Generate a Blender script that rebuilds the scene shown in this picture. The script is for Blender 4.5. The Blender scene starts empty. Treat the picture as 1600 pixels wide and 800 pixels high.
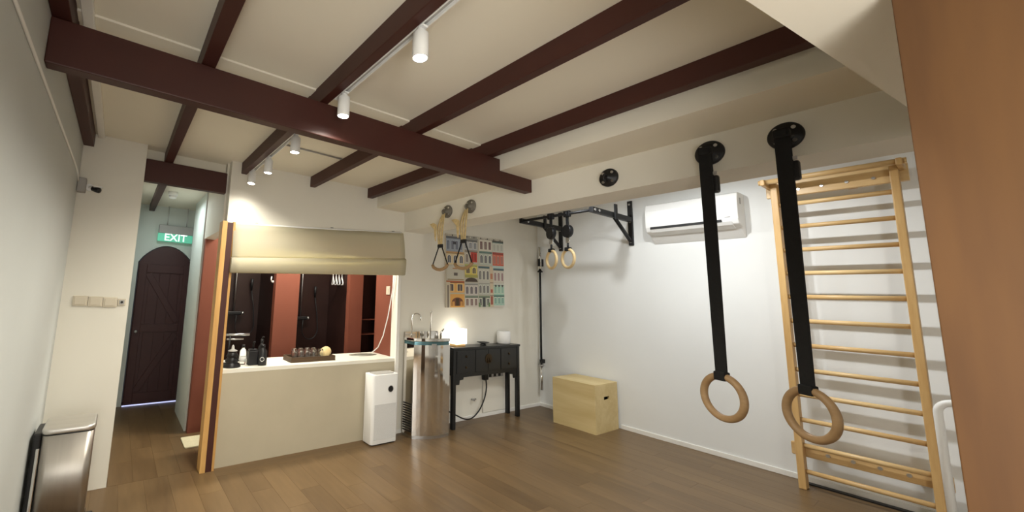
import bpy, bmesh, math, random
from mathutils import Vector, Matrix, Quaternion

S = 0.88            # layout units -> metres
R = math.radians
scene = bpy.context.scene
COL = scene.collection

# ------------------------------------------------------------------ camera
cam_d = bpy.data.cameras.new('camera')
cam = bpy.data.objects.new('camera', cam_d)
COL.objects.link(cam)
right = Vector((0.82911198, -0.5579405, 0.03571724))
up = Vector((-0.10591392, -0.09401947, 0.98992049))
fwd = Vector((0.54895862, 0.8245379, 0.13704633))
m = Matrix((right, up, -fwd)).transposed().to_4x4()
m.translation = Vector((0, 0, 1.666 * S))
cam.matrix_world = m
cam_d.sensor_fit = 'HORIZONTAL'
cam_d.sensor_width = 36.0
cam_d.lens = 625.92 / 1600 * 36
cam_d.shift_x = (800 - 608.33) / 1600
cam_d.shift_y = (375.51 - 400) / 1600
cam_d.clip_start = 0.02
scene.camera = cam

# ------------------------------------------------------------------ world, light, exposure
w = bpy.data.worlds.new('world')
scene.world = w
w.use_nodes = True
w.node_tree.nodes['Background'].inputs[0].default_value = (0.8, 0.86, 1.0, 1)
w.node_tree.nodes['Background'].inputs[1].default_value = 0.02
scene.view_settings.view_transform = 'Standard'
scene.view_settings.look = 'None'
scene.view_settings.exposure = 0.75
scene.view_settings.gamma = 1.0
scene.view_settings.use_curve_mapping = False

WARM = (1.0, 0.95, 0.83)
NEUT = (0.96, 0.99, 1.0)
COOL = (0.86, 0.98, 1.0)

def lamp_spot(loc, target, power, color=WARM, angle=120, blend=0.8, radius=0.03):
    d = bpy.data.lights.new('spot_lamp', 'SPOT')
    d.energy = power; d.color = color; d.spot_size = R(angle); d.spot_blend = blend
    d.shadow_soft_size = radius * S
    o = bpy.data.objects.new('spot_lamp', d)
    COL.objects.link(o)
    o.location = Vector(loc) * S
    v = Vector(target) - Vector(loc)
    o.rotation_euler = v.to_track_quat('-Z', 'Y').to_euler()
    return o

def lamp_area(loc, target, power, sx, sy, color=WARM):
    d = bpy.data.lights.new('ceiling_lamp', 'AREA')  # also names the added fill lamp by the left wall
    d.shape = 'RECTANGLE'; d.size = sx * S; d.size_y = sy * S
    d.energy = power; d.color = color
    o = bpy.data.objects.new('ceiling_lamp', d)
    COL.objects.link(o)
    o.location = Vector(loc) * S
    v = Vector(target) - Vector(loc)
    o.rotation_euler = v.to_track_quat('-Z', 'Y').to_euler()
    return o

# lamps of the alcove behind the downstand (hidden by it), three spots on one track, then an added downlight
for yl, pw in ((2.62, 21), (1.72, 31), (1.25, 21)):
    lamp_spot((4.40, yl, 3.15), (5.84, yl - 0.1, 0.8), pw, NEUT, 140, 0.9, 0.03)
lamp_spot((4.40, 1.55, 3.17), (4.45, 1.55, 0), 44, NEUT, 125, 0.9, 0.035)  # added downlight that brightens the alcove floor and lower wall
# further spots of the same track, behind the camera
lamp_spot((1.01, 0.45, 2.74), (1.01, 0.6, 0), 25, WARM, 130, 0.8)
lamp_spot((0.5, -1.2, 2.74), (0.6, -1.0, 0), 25, WARM, 140, 0.8)
# added fill light at the made-up window behind the viewer
lamp_area((-0.32, -1.25, 1.45), (2.0, -0.6, 1.7), 78, 1.9, 1.9, (1.0, 0.98, 0.93))
# shower room ceiling light, corridor ceiling light
lamp_area((1.9, 4.85, 2.84), (1.9, 4.85, 0), 30, 1.2, 0.25, WARM)
lamp_area((0.46, 5.75, 2.80), (0.46, 5.75, 0), 4, 0.15, 0.15, COOL)

# ------------------------------------------------------------------ materials
def srgb(r, g, b):
    def f(c):
        c /= 255.0
        return c / 12.92 if c <= 0.04045 else ((c + 0.055) / 1.055) ** 2.4
    return (f(r), f(g), f(b), 1)

MATS = {}
def mat(name, col, rough=0.6, metal=0.0, noise=0.0, scale=8.0, bump=0.0, emit=None, estr=0.0, spec=0.5,
        stretch=(1, 1, 1), coat=0.0, trans=0.0, ior=1.45, col2=None):
    mt = bpy.data.materials.new(name); mt.use_nodes = True
    nt = mt.node_tree; b = nt.nodes['Principled BSDF']
    b.inputs['Base Color'].default_value = col
    b.inputs['Roughness'].default_value = rough
    b.inputs['Metallic'].default_value = metal
    b.inputs['Specular IOR Level'].default_value = spec
    b.inputs['Coat Weight'].default_value = coat
    b.inputs['Transmission Weight'].default_value = trans
    b.inputs['IOR'].default_value = ior
    if emit:
        b.inputs['Emission Color'].default_value = emit
        b.inputs['Emission Strength'].default_value = estr
    if noise > 0 or bump > 0:
        tc = nt.nodes.new('ShaderNodeTexCoord'); mp = nt.nodes.new('ShaderNodeMapping')
        mp.inputs['Scale'].default_value = stretch
        nz = nt.nodes.new('ShaderNodeTexNoise'); nz.inputs['Scale'].default_value = scale
        nz.inputs['Detail'].default_value = 4
        nt.links.new(tc.outputs['Object'], mp.inputs[0]); nt.links.new(mp.outputs[0], nz.inputs['Vector'])
        if noise > 0:
            mx = nt.nodes.new('ShaderNodeMix'); mx.data_type = 'RGBA'
            c2 = col2 or tuple([c * (1 - noise) for c in col[:3]] + [1])
            mx.inputs[6].default_value = col; mx.inputs[7].default_value = c2
            rp = nt.nodes.new('ShaderNodeMapRange')
            rp.inputs[1].default_value = 0.35; rp.inputs[2].default_value = 0.65
            nt.links.new(nz.outputs['Fac'], rp.inputs[0])
            nt.links.new(rp.outputs[0], mx.inputs[0]); nt.links.new(mx.outputs[2], b.inputs['Base Color'])
        if bump > 0:
            bp = nt.nodes.new('ShaderNodeBump'); bp.inputs['Strength'].default_value = bump
            bp.inputs['Distance'].default_value = 0.01
            nt.links.new(nz.outputs['Fac'], bp.inputs['Height']); nt.links.new(bp.outputs[0], b.inputs['Normal'])
    MATS[name] = mt
    return mt

def wood(name, c1, c2, axis='z', scale=6.0, rough=0.45, rand=0.0, spec=0.4):
    mt = bpy.data.materials.new(name); mt.use_nodes = True
    nt = mt.node_tree; b = nt.nodes['Principled BSDF']; N = nt.nodes.new; L = nt.links.new
    tc = N('ShaderNodeTexCoord'); mp = N('ShaderNodeMapping')
    st = {'x': (0.12, 1, 1), 'y': (1, 0.12, 1), 'z': (1, 1, 0.12)}[axis]
    mp.inputs['Scale'].default_value = st
    oi = N('ShaderNodeObjectInfo'); mu = N('ShaderNodeMath'); mu.operation = 'MULTIPLY'; mu.inputs[1].default_value = 40
    ad = N('ShaderNodeVectorMath'); ad.operation = 'ADD'
    L(oi.outputs['Random'], mu.inputs[0]); L(tc.outputs['Object'], mp.inputs[0])
    L(mp.outputs[0], ad.inputs[0]); L(mu.outputs[0], ad.inputs[1])
    n1 = N('ShaderNodeTexNoise'); n1.inputs['Scale'].default_value = scale; n1.inputs['Detail'].default_value = 6
    n1.inputs['Distortion'].default_value = 0.6
    n2 = N('ShaderNodeTexNoise'); n2.inputs['Scale'].default_value = scale * 7; n2.inputs['Detail'].default_value = 3
    L(ad.outputs[0], n1.inputs['Vector']); L(ad.outputs[0], n2.inputs['Vector'])
    mm = N('ShaderNodeMath'); mm.operation = 'MULTIPLY_ADD'; mm.inputs[1].default_value = 0.35
    L(n2.outputs['Fac'], mm.inputs[0]); L(n1.outputs['Fac'], mm.inputs[2])
    rg = N('ShaderNodeMapRange'); rg.inputs[1].default_value = 0.45; rg.inputs[2].default_value = 0.9
    L(mm.outputs[0], rg.inputs[0])
    mx = N('ShaderNodeMix'); mx.data_type = 'RGBA'; mx.inputs[6].default_value = c1; mx.inputs[7].default_value = c2
    L(rg.outputs[0], mx.inputs[0])
    hs = N('ShaderNodeHueSaturation')
    vr = N('ShaderNodeMapRange'); vr.inputs[3].default_value = 1 - rand; vr.inputs[4].default_value = 1 + rand
    L(oi.outputs['Random'], vr.inputs[0]); L(vr.outputs[0], hs.inputs['Value']); L(mx.outputs[2], hs.inputs['Color'])
    L(hs.outputs[0], b.inputs['Base Color'])
    b.inputs['Roughness'].default_value = rough
    b.inputs['Specular IOR Level'].default_value = spec
    bp = N('ShaderNodeBump'); bp.inputs['Strength'].default_value = 0.05; bp.inputs['Distance'].default_value = 0.005
    L(n2.outputs['Fac'], bp.inputs['Height']); L(bp.outputs[0], b.inputs['Normal'])
    MATS[name] = mt
    return mt

paint = mat('cream_paint', srgb(230, 226, 214), 0.75, noise=0.04, scale=1.2, bump=0.02)
paint_w = mat('white_paint', srgb(230, 231, 229), 0.7, noise=0.03, scale=1.5, bump=0.02)
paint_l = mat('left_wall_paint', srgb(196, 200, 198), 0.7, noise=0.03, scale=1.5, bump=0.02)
ceil_m = mat('ceiling_paint', srgb(234, 228, 212), 0.8, noise=0.04, scale=1.0)
plaster = mat('counter_plaster', srgb(186, 176, 153), 0.6, noise=0.06, scale=3.0)
stone_w = mat('white_stone', srgb(232, 228, 214), 0.35)
terra = mat('terracotta_paint', srgb(124, 68, 50), 0.7, noise=0.08, scale=2.0)
darktile = mat('dark_brown_tile', srgb(44, 24, 20), 0.4, noise=0.25, scale=4.0)
beam_m = mat('dark_red_timber_paint', srgb(68, 32, 25), 0.5, noise=0.15, scale=3.0, bump=0.05)
door_m = mat('dark_maroon_door_paint', srgb(60, 25, 25), 0.5, noise=0.12, scale=3.0)
door_d = mat('door_groove', srgb(44, 20, 18), 0.6, noise=0.1)
corr_m = mat('corridor_paint', srgb(204, 210, 204), 0.75, noise=0.03, scale=1.5)
trimw = mat('white_trim', srgb(236, 234, 228), 0.45, noise=0.02)
floor_w = wood('oak_vinyl', srgb(117, 94, 64), srgb(94, 73, 48), 'y', 4.0, 0.36, 0.035)
floor_x = wood('oak_vinyl_border', srgb(112, 89, 60), srgb(92, 71, 46), 'x', 5.0, 0.36, 0.05)
floor_b = mat('floor_joint', srgb(84, 64, 43), 0.7, noise=0.1)
pine = wood('pine', srgb(210, 174, 118), srgb(184, 144, 88), 'z', 8.0, 0.4, 0.05)
pine_y = wood('pine_rung', srgb(222, 192, 140), srgb(198, 160, 106), 'y', 8.0, 0.35, 0.05)
oakstrip = wood('light_wood_strip', srgb(214, 170, 104), srgb(184, 138, 78), 'z', 8.0, 0.45)
ply = wood('brown_plywood', srgb(106, 72, 34), srgb(74, 46, 19), 'z', 3.0, 0.55)
birch = wood('birch_ply', srgb(216, 196, 146), srgb(196, 172, 120), 'y', 4.0, 0.55)
ringwood = wood('ring_wood', srgb(172, 142, 104), srgb(148, 118, 82), 'y', 10.0, 0.45)
ringlight = wood('pale_ring_wood', srgb(232, 208, 160), srgb(212, 184, 132), 'y', 10.0, 0.45)
blackm = mat('black_metal', srgb(30, 30, 32), 0.45, 0.2, noise=0.1)
webbing = mat('black_webbing', srgb(20, 20, 21), 0.85, noise=0.2, scale=60, bump=0.2)
blackp = mat('black_plastic', srgb(24, 24, 26), 0.4, noise=0.1)
lacquer = mat('black_lacquer', srgb(34, 35, 36), 0.3, noise=0.2, scale=5.0)
chrome = mat('chrome', (0.82, 0.82, 0.82, 1), 0.08, 1.0, noise=0.03)
mirror = mat('mirror_steel', (0.78, 0.76, 0.72, 1), 0.06, 1.0, noise=0.03, scale=2)
brushed = mat('brushed_steel', (0.44, 0.41, 0.37, 1), 0.38, 1.0, noise=0.08, scale=30, stretch=(1, 1, 0.02))
brushed_l = mat('brushed_lid_steel', (0.70, 0.68, 0.65, 1), 0.4, 1.0, noise=0.05, scale=30, stretch=(0.05, 1, 1))
steel = mat('steel', (0.6, 0.6, 0.6, 1), 0.3, 1.0, noise=0.05)
brass = mat('aged_brass', srgb(74, 60, 42), 0.45, 0.8, noise=0.2, scale=20)
whitep = mat('white_plastic', srgb(236, 236, 234), 0.4, noise=0.01)
greyp = mat('grey_plastic', srgb(168, 166, 162), 0.5, noise=0.05)
greydisc = mat('grey_painted_steel', srgb(128, 124, 114), 0.5, 0.3, noise=0.2, scale=20)
grille = mat('perforated_grey', srgb(214, 214, 212), 0.6, noise=0.12, scale=160)
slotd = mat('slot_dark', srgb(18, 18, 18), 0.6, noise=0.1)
cream_rope = mat('cream_webbing', srgb(222, 198, 146), 0.8, noise=0.25, scale=40, bump=0.2)
teal = mat('teal_band', srgb(92, 128, 134), 0.2, 0.7, noise=0.1)
ceram = mat('grey_basin', srgb(140, 140, 128), 0.3, noise=0.05)
switchm = mat('beige_switch', srgb(206, 196, 176), 0.5, noise=0.04)
mat_mat = mat('cream_cotton', srgb(226, 218, 184), 0.95, noise=0.1, scale=60, bump=0.4)
walnut = wood('dark_walnut', srgb(88, 66, 44), srgb(60, 44, 28), 'x', 8.0, 0.5)
label_m = mat('white_label', srgb(220, 220, 216), 0.6, noise=0.1)
bulb = mat('lamp_lens', (1, 1, 1, 1), 0.3, emit=(1, 0.95, 0.86, 1), estr=30)
shade_glow = mat('glowing_shade', (0.95, 0.93, 0.86, 1), 0.7, emit=(1.0, 0.93, 0.80, 1), estr=3.5)
exit_g = mat('exit_green', srgb(96, 170, 144), 0.5, emit=srgb(92, 196, 160), estr=0.35)
exit_w = mat('exit_white', (0.9, 1, 0.95, 1), 0.5, emit=(0.85, 1, 0.93, 1), estr=0.6)
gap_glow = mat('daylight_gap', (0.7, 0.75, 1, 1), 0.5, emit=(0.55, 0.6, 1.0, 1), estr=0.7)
fill_pane = mat('fill_pane_glow', (0.9, 0.92, 0.92, 1), 0.6, emit=(1.0, 0.97, 0.92, 1), estr=0.8)  # glow of the added fill window
glass = mat('clear_glass', (0.95, 0.96, 0.95, 1), 0.05, trans=1.0, ior=1.45)

def cloth_mat():
    mt = bpy.data.materials.new('linen_blind'); mt.use_nodes = True
    nt = mt.node_tree; N = nt.nodes.new; L = nt.links.new
    out = nt.nodes['Material Output']; b = nt.nodes['Principled BSDF']
    b.inputs['Base Color'].default_value = srgb(224, 219, 200); b.inputs['Roughness'].default_value = 0.9
    t = N('ShaderNodeBsdfTranslucent'); t.inputs['Color'].default_value = srgb(226, 218, 180)
    mx = N('ShaderNodeMixShader'); mx.inputs[0].default_value = 0.5
    tc = N('ShaderNodeTexCoord'); nz = N('ShaderNodeTexNoise'); nz.inputs['Scale'].default_value = 140
    bp = N('ShaderNodeBump'); bp.inputs['Strength'].default_value = 0.25; bp.inputs['Distance'].default_value = 0.004
    L(tc.outputs['Object'], nz.inputs['Vector']); L(nz.outputs['Fac'], bp.inputs['Height']); L(bp.outputs[0], b.inputs['Normal'])
    L(b.outputs[0], mx.inputs[1]); L(t.outputs[0], mx.inputs[2]); L(mx.outputs[0], out.inputs['Surface'])
    return mt
linen = cloth_mat()

def attr_mat():
    mt = bpy.data.materials.new('printed_canvas'); mt.use_nodes = True
    nt = mt.node_tree; b = nt.nodes['Principled BSDF']
    a = nt.nodes.new('ShaderNodeAttribute'); a.attribute_name = 'ink'
    nt.links.new(a.outputs['Color'], b.inputs['Base Color'])
    b.inputs['Roughness'].default_value = 0.75
    return mt
print_m = attr_mat()

# ------------------------------------------------------------------ mesh helpers
class MB:
    def __init__(s, M=None):
        s.v = []; s.f = []; s.sm = []; s.M = M; s.ink = []
    def add(s, vs, fs, smooth=False, ink=None):
        o = len(s.v)
        for p in vs:
            p = Vector(p)
            if s.M is not None: p = s.M @ p
            s.v.append(p)
        for f in fs:
            s.f.append([i + o for i in f]); s.sm.append(smooth); s.ink.append(ink)
        return s
    def box(s, x0, x1, y0, y1, z0, z1):
        vs = [(x, y, z) for z in (z0, z1) for y in (y0, y1) for x in (x0, x1)]
        return s.add(vs, [(0, 2, 3, 1), (4, 5, 7, 6), (0, 1, 5, 4), (2, 6, 7, 3), (0, 4, 6, 2), (1, 3, 7, 5)])
    def cyl(s, p0, p1, r0, r1=None, n=20, smooth=True):
        r1 = r0 if r1 is None else r1
        p0 = Vector(p0); p1 = Vector(p1); d = (p1 - p0).normalized()
        a = d.orthogonal().normalized(); b = d.cross(a)
        vs = []
        for p, r in ((p0, r0), (p1, r1)):
            for k in range(n):
                t = 2 * math.pi * k / n
                vs.append(p + a * (r * math.cos(t)) + b * (r * math.sin(t)))
        s.add(vs, [(k, (k + 1) % n, n + (k + 1) % n, n + k) for k in range(n)], smooth)
        o = len(s.v) - 2 * n
        s.f.append([o + k for k in range(n - 1, -1, -1)]); s.sm.append(False); s.ink.append(None)
        s.f.append([o + n + k for k in range(n)]); s.sm.append(False); s.ink.append(None)
        return s
    def tube(s, pts, r, n=10, caps=True):
        pts = [Vector(p) for p in pts]
        vs = []; prev = None
        for i, p in enumerate(pts):
            d = (pts[min(i + 1, len(pts) - 1)] - pts[max(i - 1, 0)]).normalized()
            a = d.orthogonal().normalized() if prev is None else (prev - d * prev.dot(d)).normalized()
            prev = a; b = d.cross(a)
            rr = r[i] if isinstance(r, (list, tuple)) else r
            for k in range(n):
                t = 2 * math.pi * k / n
                vs.append(p + a * (rr * math.cos(t)) + b * (rr * math.sin(t)))
        fs = []
        for i in range(len(pts) - 1):
            for k in range(n):
                fs.append((i * n + k, i * n + (k + 1) % n, (i + 1) * n + (k + 1) % n, (i + 1) * n + k))
        if caps:
            fs.append(tuple(range(n - 1, -1, -1))); fs.append(tuple((len(pts) - 1) * n + k for k in range(n)))
        return s.add(vs, fs, True)
    def lathe(s, c, prof, n=24, axis=(0, 0, 1), smooth=True):
        q = Vector((0, 0, 1)).rotation_difference(Vector(axis)); c = Vector(c)
        vs = []
        for r, z in prof:
            for k in range(n):
                t = 2 * math.pi * k / n
                vs.append(c + q @ Vector((r * math.cos(t), r * math.sin(t), z)))
        fs = []
        for i in range(len(prof) - 1):
            for k in range(n):
                fs.append((i * n + k, i * n + (k + 1) % n, (i + 1) * n + (k + 1) % n, (i + 1) * n + k))
        fs.append(tuple(range(n - 1, -1, -1))); fs.append(tuple((len(prof) - 1) * n + k for k in range(n)))
        return s.add(vs, fs, smooth)
    def torus(s, c, Rr, r, normal, n=40, k=12):
        q = Vector((0, 0, 1)).rotation_difference(Vector(normal).normalized()); c = Vector(c)
        vs = []
        for i in range(n):
            t = 2 * math.pi * i / n
            for j in range(k):
                u = 2 * math.pi * j / k
                vs.append(c + q @ Vector(((Rr + r * math.cos(u)) * math.cos(t), (Rr + r * math.cos(u)) * math.sin(t), r * math.sin(u))))
        fs = [(i * k + j, ((i + 1) % n) * k + j, ((i + 1) % n) * k + (j + 1) % k, i * k + (j + 1) % k) for i in range(n) for j in range(k)]
        return s.add(vs, fs, True)
    def prism(s, poly, a0, a1, axis='z', smooth=False):
        def P(p, a):
            return {'z': (p[0], p[1], a), 'y': (p[0], a, p[1]), 'x': (a, p[0], p[1])}[axis]
        n = len(poly)
        vs = [P(p, a0) for p in poly] + [P(p, a1) for p in poly]
        fs = [(i, (i + 1) % n, n + (i + 1) % n, n + i) for i in range(n)]
        s.add(vs, fs, smooth)
        o = len(s.v) - 2 * n
        for f in ([o + i for i in range(n - 1, -1, -1)], [o + n + i for i in range(n)]):
            s.f.append(f); s.sm.append(False); s.ink.append(None)
        return s
    def quad(s, a, b, c, d, ink=None):
        return s.add([a, b, c, d], [(0, 1, 2, 3)], False, ink)
    def build(s, name, material, parent=None, bevel=0.0, org=None, seg=2):
        if parent is not None:
            root = parent
            while root.parent: root = root.parent
            o0 = root.location / S
        elif org is not None:
            o0 = Vector(org)
        else:
            xs = [p.x for p in s.v]; ys = [p.y for p in s.v]; zs = [p.z for p in s.v]
            o0 = Vector(((min(xs) + max(xs)) / 2, (min(ys) + max(ys)) / 2, min(zs)))
        me = bpy.data.meshes.new(name)
        me.from_pydata([tuple((p - o0) * S) for p in s.v], [], s.f)
        bm = bmesh.new(); bm.from_mesh(me)
        bmesh.ops.recalc_face_normals(bm, faces=bm.faces); bm.to_mesh(me); bm.free()
        for i, p in enumerate(me.polygons): p.use_smooth = s.sm[i]
        if any(i is not None for i in s.ink):
            at = me.color_attributes.new('ink', 'FLOAT_COLOR', 'CORNER')
            for i, p in enumerate(me.polygons):
                c = s.ink[i] or (1, 1, 1, 1)
                for li in p.loop_indices: at.data[li].color = c
        me.materials.append(material)
        o = bpy.data.objects.new(name, me); COL.objects.link(o)
        if parent is not None:
            o.parent = parent
        else:
            o.location = o0 * S
        if bevel > 0:
            b = o.modifiers.new('edge', 'BEVEL'); b.width = bevel * S; b.segments = seg; b.limit_method = 'ANGLE'; b.angle_limit = R(40)
        return o

def tag(o, label=None, cat=None, group=None, kind=None):
    if label: o['label'] = label
    if cat: o['category'] = cat
    if group: o['group'] = group
    if kind: o['kind'] = kind
    return o
def thing(name, label, cat, loc, group=None):
    o = bpy.data.objects.new(name, None); COL.objects.link(o)
    o.location = Vector(loc) * S; o.empty_display_size = 0.05
    return tag(o, label, cat, group)
def struct(o, label, cat):
    return tag(o, label, cat, kind='structure')
def copy_tree(o, parent=None):
    c = o.copy(); COL.objects.link(c); c.parent = parent
    for ch in list(o.children): copy_tree(ch, c)
    return c
def box(x0, x1, y0, y1, z0, z1): return MB().box(x0, x1, y0, y1, z0, z1)

# key planes
XL = -0.38; XR = 5.842; YF = 4.222; XB = 3.036; XD = 3.359; XA = 2.605
ZA = 2.76; ZB = 2.508; ZC = 2.985; YS = 4.266; YDOOR = 6.92

# ------------------------------------------------------------------ setting: floor and its planks
fl = box(-0.6, 6.0, -2.6, 7.2, -0.06, -0.004).build('floor', floor_b)
struct(fl, 'brown wood plank floor of the whole room and corridor', 'floor')
PW, PL, G = 0.185, 1.25, 0.0006
pm = MB().box(-PW / 2 + G, PW / 2 - G, -PL / 2 + G, PL / 2 - G, -0.012, 0)
fo = fl.location / S
proto_mesh = None
def plank(cx, cy, mesh_mb=None, mt=floor_w, tint=None):
    global proto_mesh
    if proto_mesh is None:
        o = MB(Matrix.Translation((0, 0, 0))).add(pm.v, pm.f).build('plank', mt, None, org=(0, 0, 0))
        proto_mesh = o.data
    else:
        o = bpy.data.objects.new('plank', proto_mesh); COL.objects.link(o)
    o.parent = fl
    o.location = (Vector((cx, cy, 0.0)) - fo) * S
    return o
ncol = int((XR - XL) / PW) + 1
offs = [0.0, 0.52, 0.21, 0.83, 0.40, 0.95, 0.1, 0.7]
YB = 4.035                        # border row along the far wall
for i in range(ncol):
    cx = XL + PW * (i + 0.5)
    y = YB - offs[i % 8] * 0.0
    k = 0
    first = PL * (0.35 + 0.6 * offs[i % 8])
    yy = YB if cx > 0.9 else (YS + 0.004)
    # first (cut) plank next to the border, then full ones toward the camera
    o = MB().box(cx - PW / 2 + G, cx + PW / 2 - G, yy - first + G, yy - G, -0.012, 0).build('plank', floor_w, fl)
    yy -= first
    while yy > -1.6:
        plank(cx, yy - PL / 2); yy -= PL
xx = XL + PW * 7 + 0.0
while xx < XR:                    # border planks along the far wall
    x1 = min(xx + PL, XR)
    MB().box(xx + G, x1 - G, YB + G, YF + 0.01, -0.012, 0).build('plank', floor_x, fl); xx += PL
for i in range(7):
    cx = 0.10 + PW * (i + 0.5)
    yy = YS + 0.005
    for ln in (PL * (0.4 + 0.5 * offs[i % 8]), PL, PL):
        y1 = min(yy + ln, 7.05)
        if y1 - yy > 0.03:
            MB().box(cx - PW / 2 + G, cx + PW / 2 - G, yy + G, y1 - G, -0.012, 0).build('plank', floor_w, fl)
        yy = y1

# ------------------------------------------------------------------ walls
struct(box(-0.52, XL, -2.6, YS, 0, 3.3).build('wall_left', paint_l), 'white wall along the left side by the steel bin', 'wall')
struct(box(-0.52, 0.093, YS, 7.1, 0, 3.3).build('wall_corridor_left', paint), 'cream wall block with the light switches beside the corridor', 'wall')
struct(box(0.84, 0.915, YF, 4.34, 0, 3.3).build('wall_far_pier', paint), 'narrow cream wall end beside the dark red door post', 'wall')
struct(box(0.915, 2.965, YF, 4.34, 2.30, 3.3).build('wall_far_lintel', paint), 'cream wall above the roman blind', 'wall')
struct(box(2.965, 5.96, YF, 4.34, 0, 3.8).build('wall_far', paint), 'cream far wall with the painting and the console', 'wall')
struct(box(XR, 5.96, -2.6, YF, 0, 3.8).build('wall_right', paint_w), 'white wall behind the wooden wall bars', 'wall')
struct(box(-0.52, 5.96, -2.72, -2.6, 0, 3.8).build('wall_back', paint_w), 'white wall behind the viewer', 'wall')
struct(box(XB, XD, -2.6, YF, ZB, 3.8).build('wall_downstand', paint), 'cream downstand wall that carries the strap discs', 'wall')
# shower room
sw = MB()
for a, b in ((0.84, 1.14), (1.756, 2.09), (2.885, 3.113), (3.5, 3.8)): sw.box(a, b, 5.35, 5.45, 0, 3.0)
struct(sw.build('wall_shower_front', terra), 'terracotta pillars between the dark shower cubicles', 'wall')
for a, b in ((1.14, 1.756), (2.09, 2.885)):
    struct(box(a, b, 6.08, 6.16, 0, 3.0).build('wall_shower_back', darktile), 'dark brown back wall of a shower cubicle', 'wall')
    for c0, c1 in ((a - 0.06, a), (b, b + 0.06)): struct(box(c0, c1, 5.45, 6.16, 0, 3.0).build('wall_shower_side', darktile), 'dark brown side wall of a shower cubicle', 'wall')
struct(box(3.083, 3.53, 5.62, 5.70, 0, 3.0).build('wall_niche_back', darktile), 'dark back of the narrow shelf niche', 'wall')
for c0, c1 in ((3.083, 3.113), (3.5, 3.53)): struct(box(c0, c1, 5.45, 5.62, 0, 3.0).build('wall_niche_side', darktile), 'dark side of the narrow shelf niche', 'wall')
struct(box(2.97, 3.60, 4.34, 4.75, 0, 3.0).build('wall_shower_right', terra), 'orange terracotta wall at the right end of the counter', 'wall')
struct(box(3.60, 3.8, 4.34, 5.35, 0, 3.0).build('wall_shower_end', terra), 'terracotta end wall of the shower room', 'wall')
struct(box(0.82, 3.8, 4.34, 6.2, 2.89, 3.0).build('ceiling_shower', ceil_m), 'cream ceiling over the shower room', 'ceiling')
# corridor
hd = MB()
hd.box(0.82, 0.94, 4.342, 5.35, 2.28, 2.995)
struct(hd.build('wall_corridor_header', paint), 'cream wall above the shower room doorway', 'wall')
struct(box(0.82, 0.94, 5.452, 6.37, 0, 3.0).build('wall_corridor_right', corr_m), 'narrow pale wall strip beside the maroon corridor door', 'wall')
wd = MB()
ax0, ax1, zs, zt = 0.205, 0.935, 2.03, 2.295
wd.box(0.093, ax0, YDOOR, 7.1, 0, 3.0); wd.box(ax1, 1.5, YDOOR, 7.1, 0, 3.0)
def arch(x0, x1, z0, z1, n=14):
    return [(x0 + (x1 - x0) * k / n, z0 + (z1 - z0) * math.sin(math.pi * k / n) ** 0.75) for k in range(n + 1)]
pts = arch(ax0, ax1, zs, zt)
wd.prism([(ax0, 3.0)] + pts + [(ax1, 3.0)], YDOOR, 7.1, 'y')
struct(wd.build('wall_corridor_end', corr_m), 'grey green corridor end wall around the arched door', 'wall')
struct(box(1.3, 1.42, 6.37, YDOOR, 0, 3.0).build('wall_corridor_niche', corr_m), 'side wall of the space by the arched door', 'wall')
struct(box(0.94, 1.42, 6.22, 6.37, 0, 3.0).build('wall_corridor_return', corr_m), 'return wall behind the shower cubicles', 'wall')
# ceilings
struct(box(-0.52, XA, -2.6, 4.42, ZC, 3.3).build('ceiling', ceil_m), 'cream ceiling between the dark red joists', 'ceiling')
struct(box(0.06, 1.42, 4.42, 7.1, 2.89, 3.3).build('ceiling_corridor', ceil_m), 'pale ceiling of the narrow corridor', 'ceiling')
struct(box(XA, XB, -2.6, YF, ZA, 3.3).build('ceiling_box', ceil_m), 'cream boxed step in the ceiling beside the downstand', 'ceiling')
struct(box(XD, 5.96, -2.6, 4.34, 3.72, 3.85).build('ceiling_alcove', ceil_m), 'ceiling above the wall bar alcove', 'ceiling')
sl = MB()
sl.prism([(0.85, 0.375), (1.351, 0.300), (2.583, 0.121), (XB - 0.002, 0.055), (XB - 0.002, -2.6), (0.85, -2.6)], 2.508, 2.60, 'z')
struct(sl.build('ceiling_lower', ceil_m), 'plain lower ceiling in the upper right corner', 'ceiling')
for i, (x0, x1) in enumerate(((XL, 0.244), (0.316, 0.935), (0.995, 1.696), (1.755, 2.459))):
    struct(box(x0 + 0.002, x1 - 0.002, 2.325, 2.42, ZC - 0.012, ZC).build('trim_%d' % (10 + i), ceil_m), 'flat cream ceiling strip beside the big beam', 'trim')
# baseboards
bb = MB().box(XR - 0.014, XR, -2.6, 2.95, 0.0, 0.055).box(XR - 0.014, XR, 3.6, YF, 0.0, 0.055)
struct(bb.build('baseboard_right', trimw, bevel=0.004), 'white baseboard under the right wall', 'baseboard')
struct(box(2.998, XR - 0.014, YF - 0.012, YF, 0.0, 0.05).build('baseboard_far', trimw, bevel=0.004), 'white baseboard under the painting wall', 'baseboard')
wn = struct(MB().box(XL, XL + 0.04, -2.30, -0.20, 0.40, 0.46).box(XL, XL + 0.04, -2.30, -0.20, 2.44, 2.50).box(XL, XL + 0.04, -2.30, -2.24, 0.46, 2.44).box(XL, XL + 0.04, -0.26, -0.20, 0.46, 2.44).build('fill_window', trimw), 'made-up frosted window behind the viewer, added as fill light', 'window')  # unseen window, made up as a source of fill light
for k in range(2): box(XL + 0.008, XL + 0.014, -2.24 + 0.99 * k, -1.25 + 0.99 * k, 0.46, 2.44).build('pane', fill_pane, wn)  # glowing panes of the added window
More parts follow.
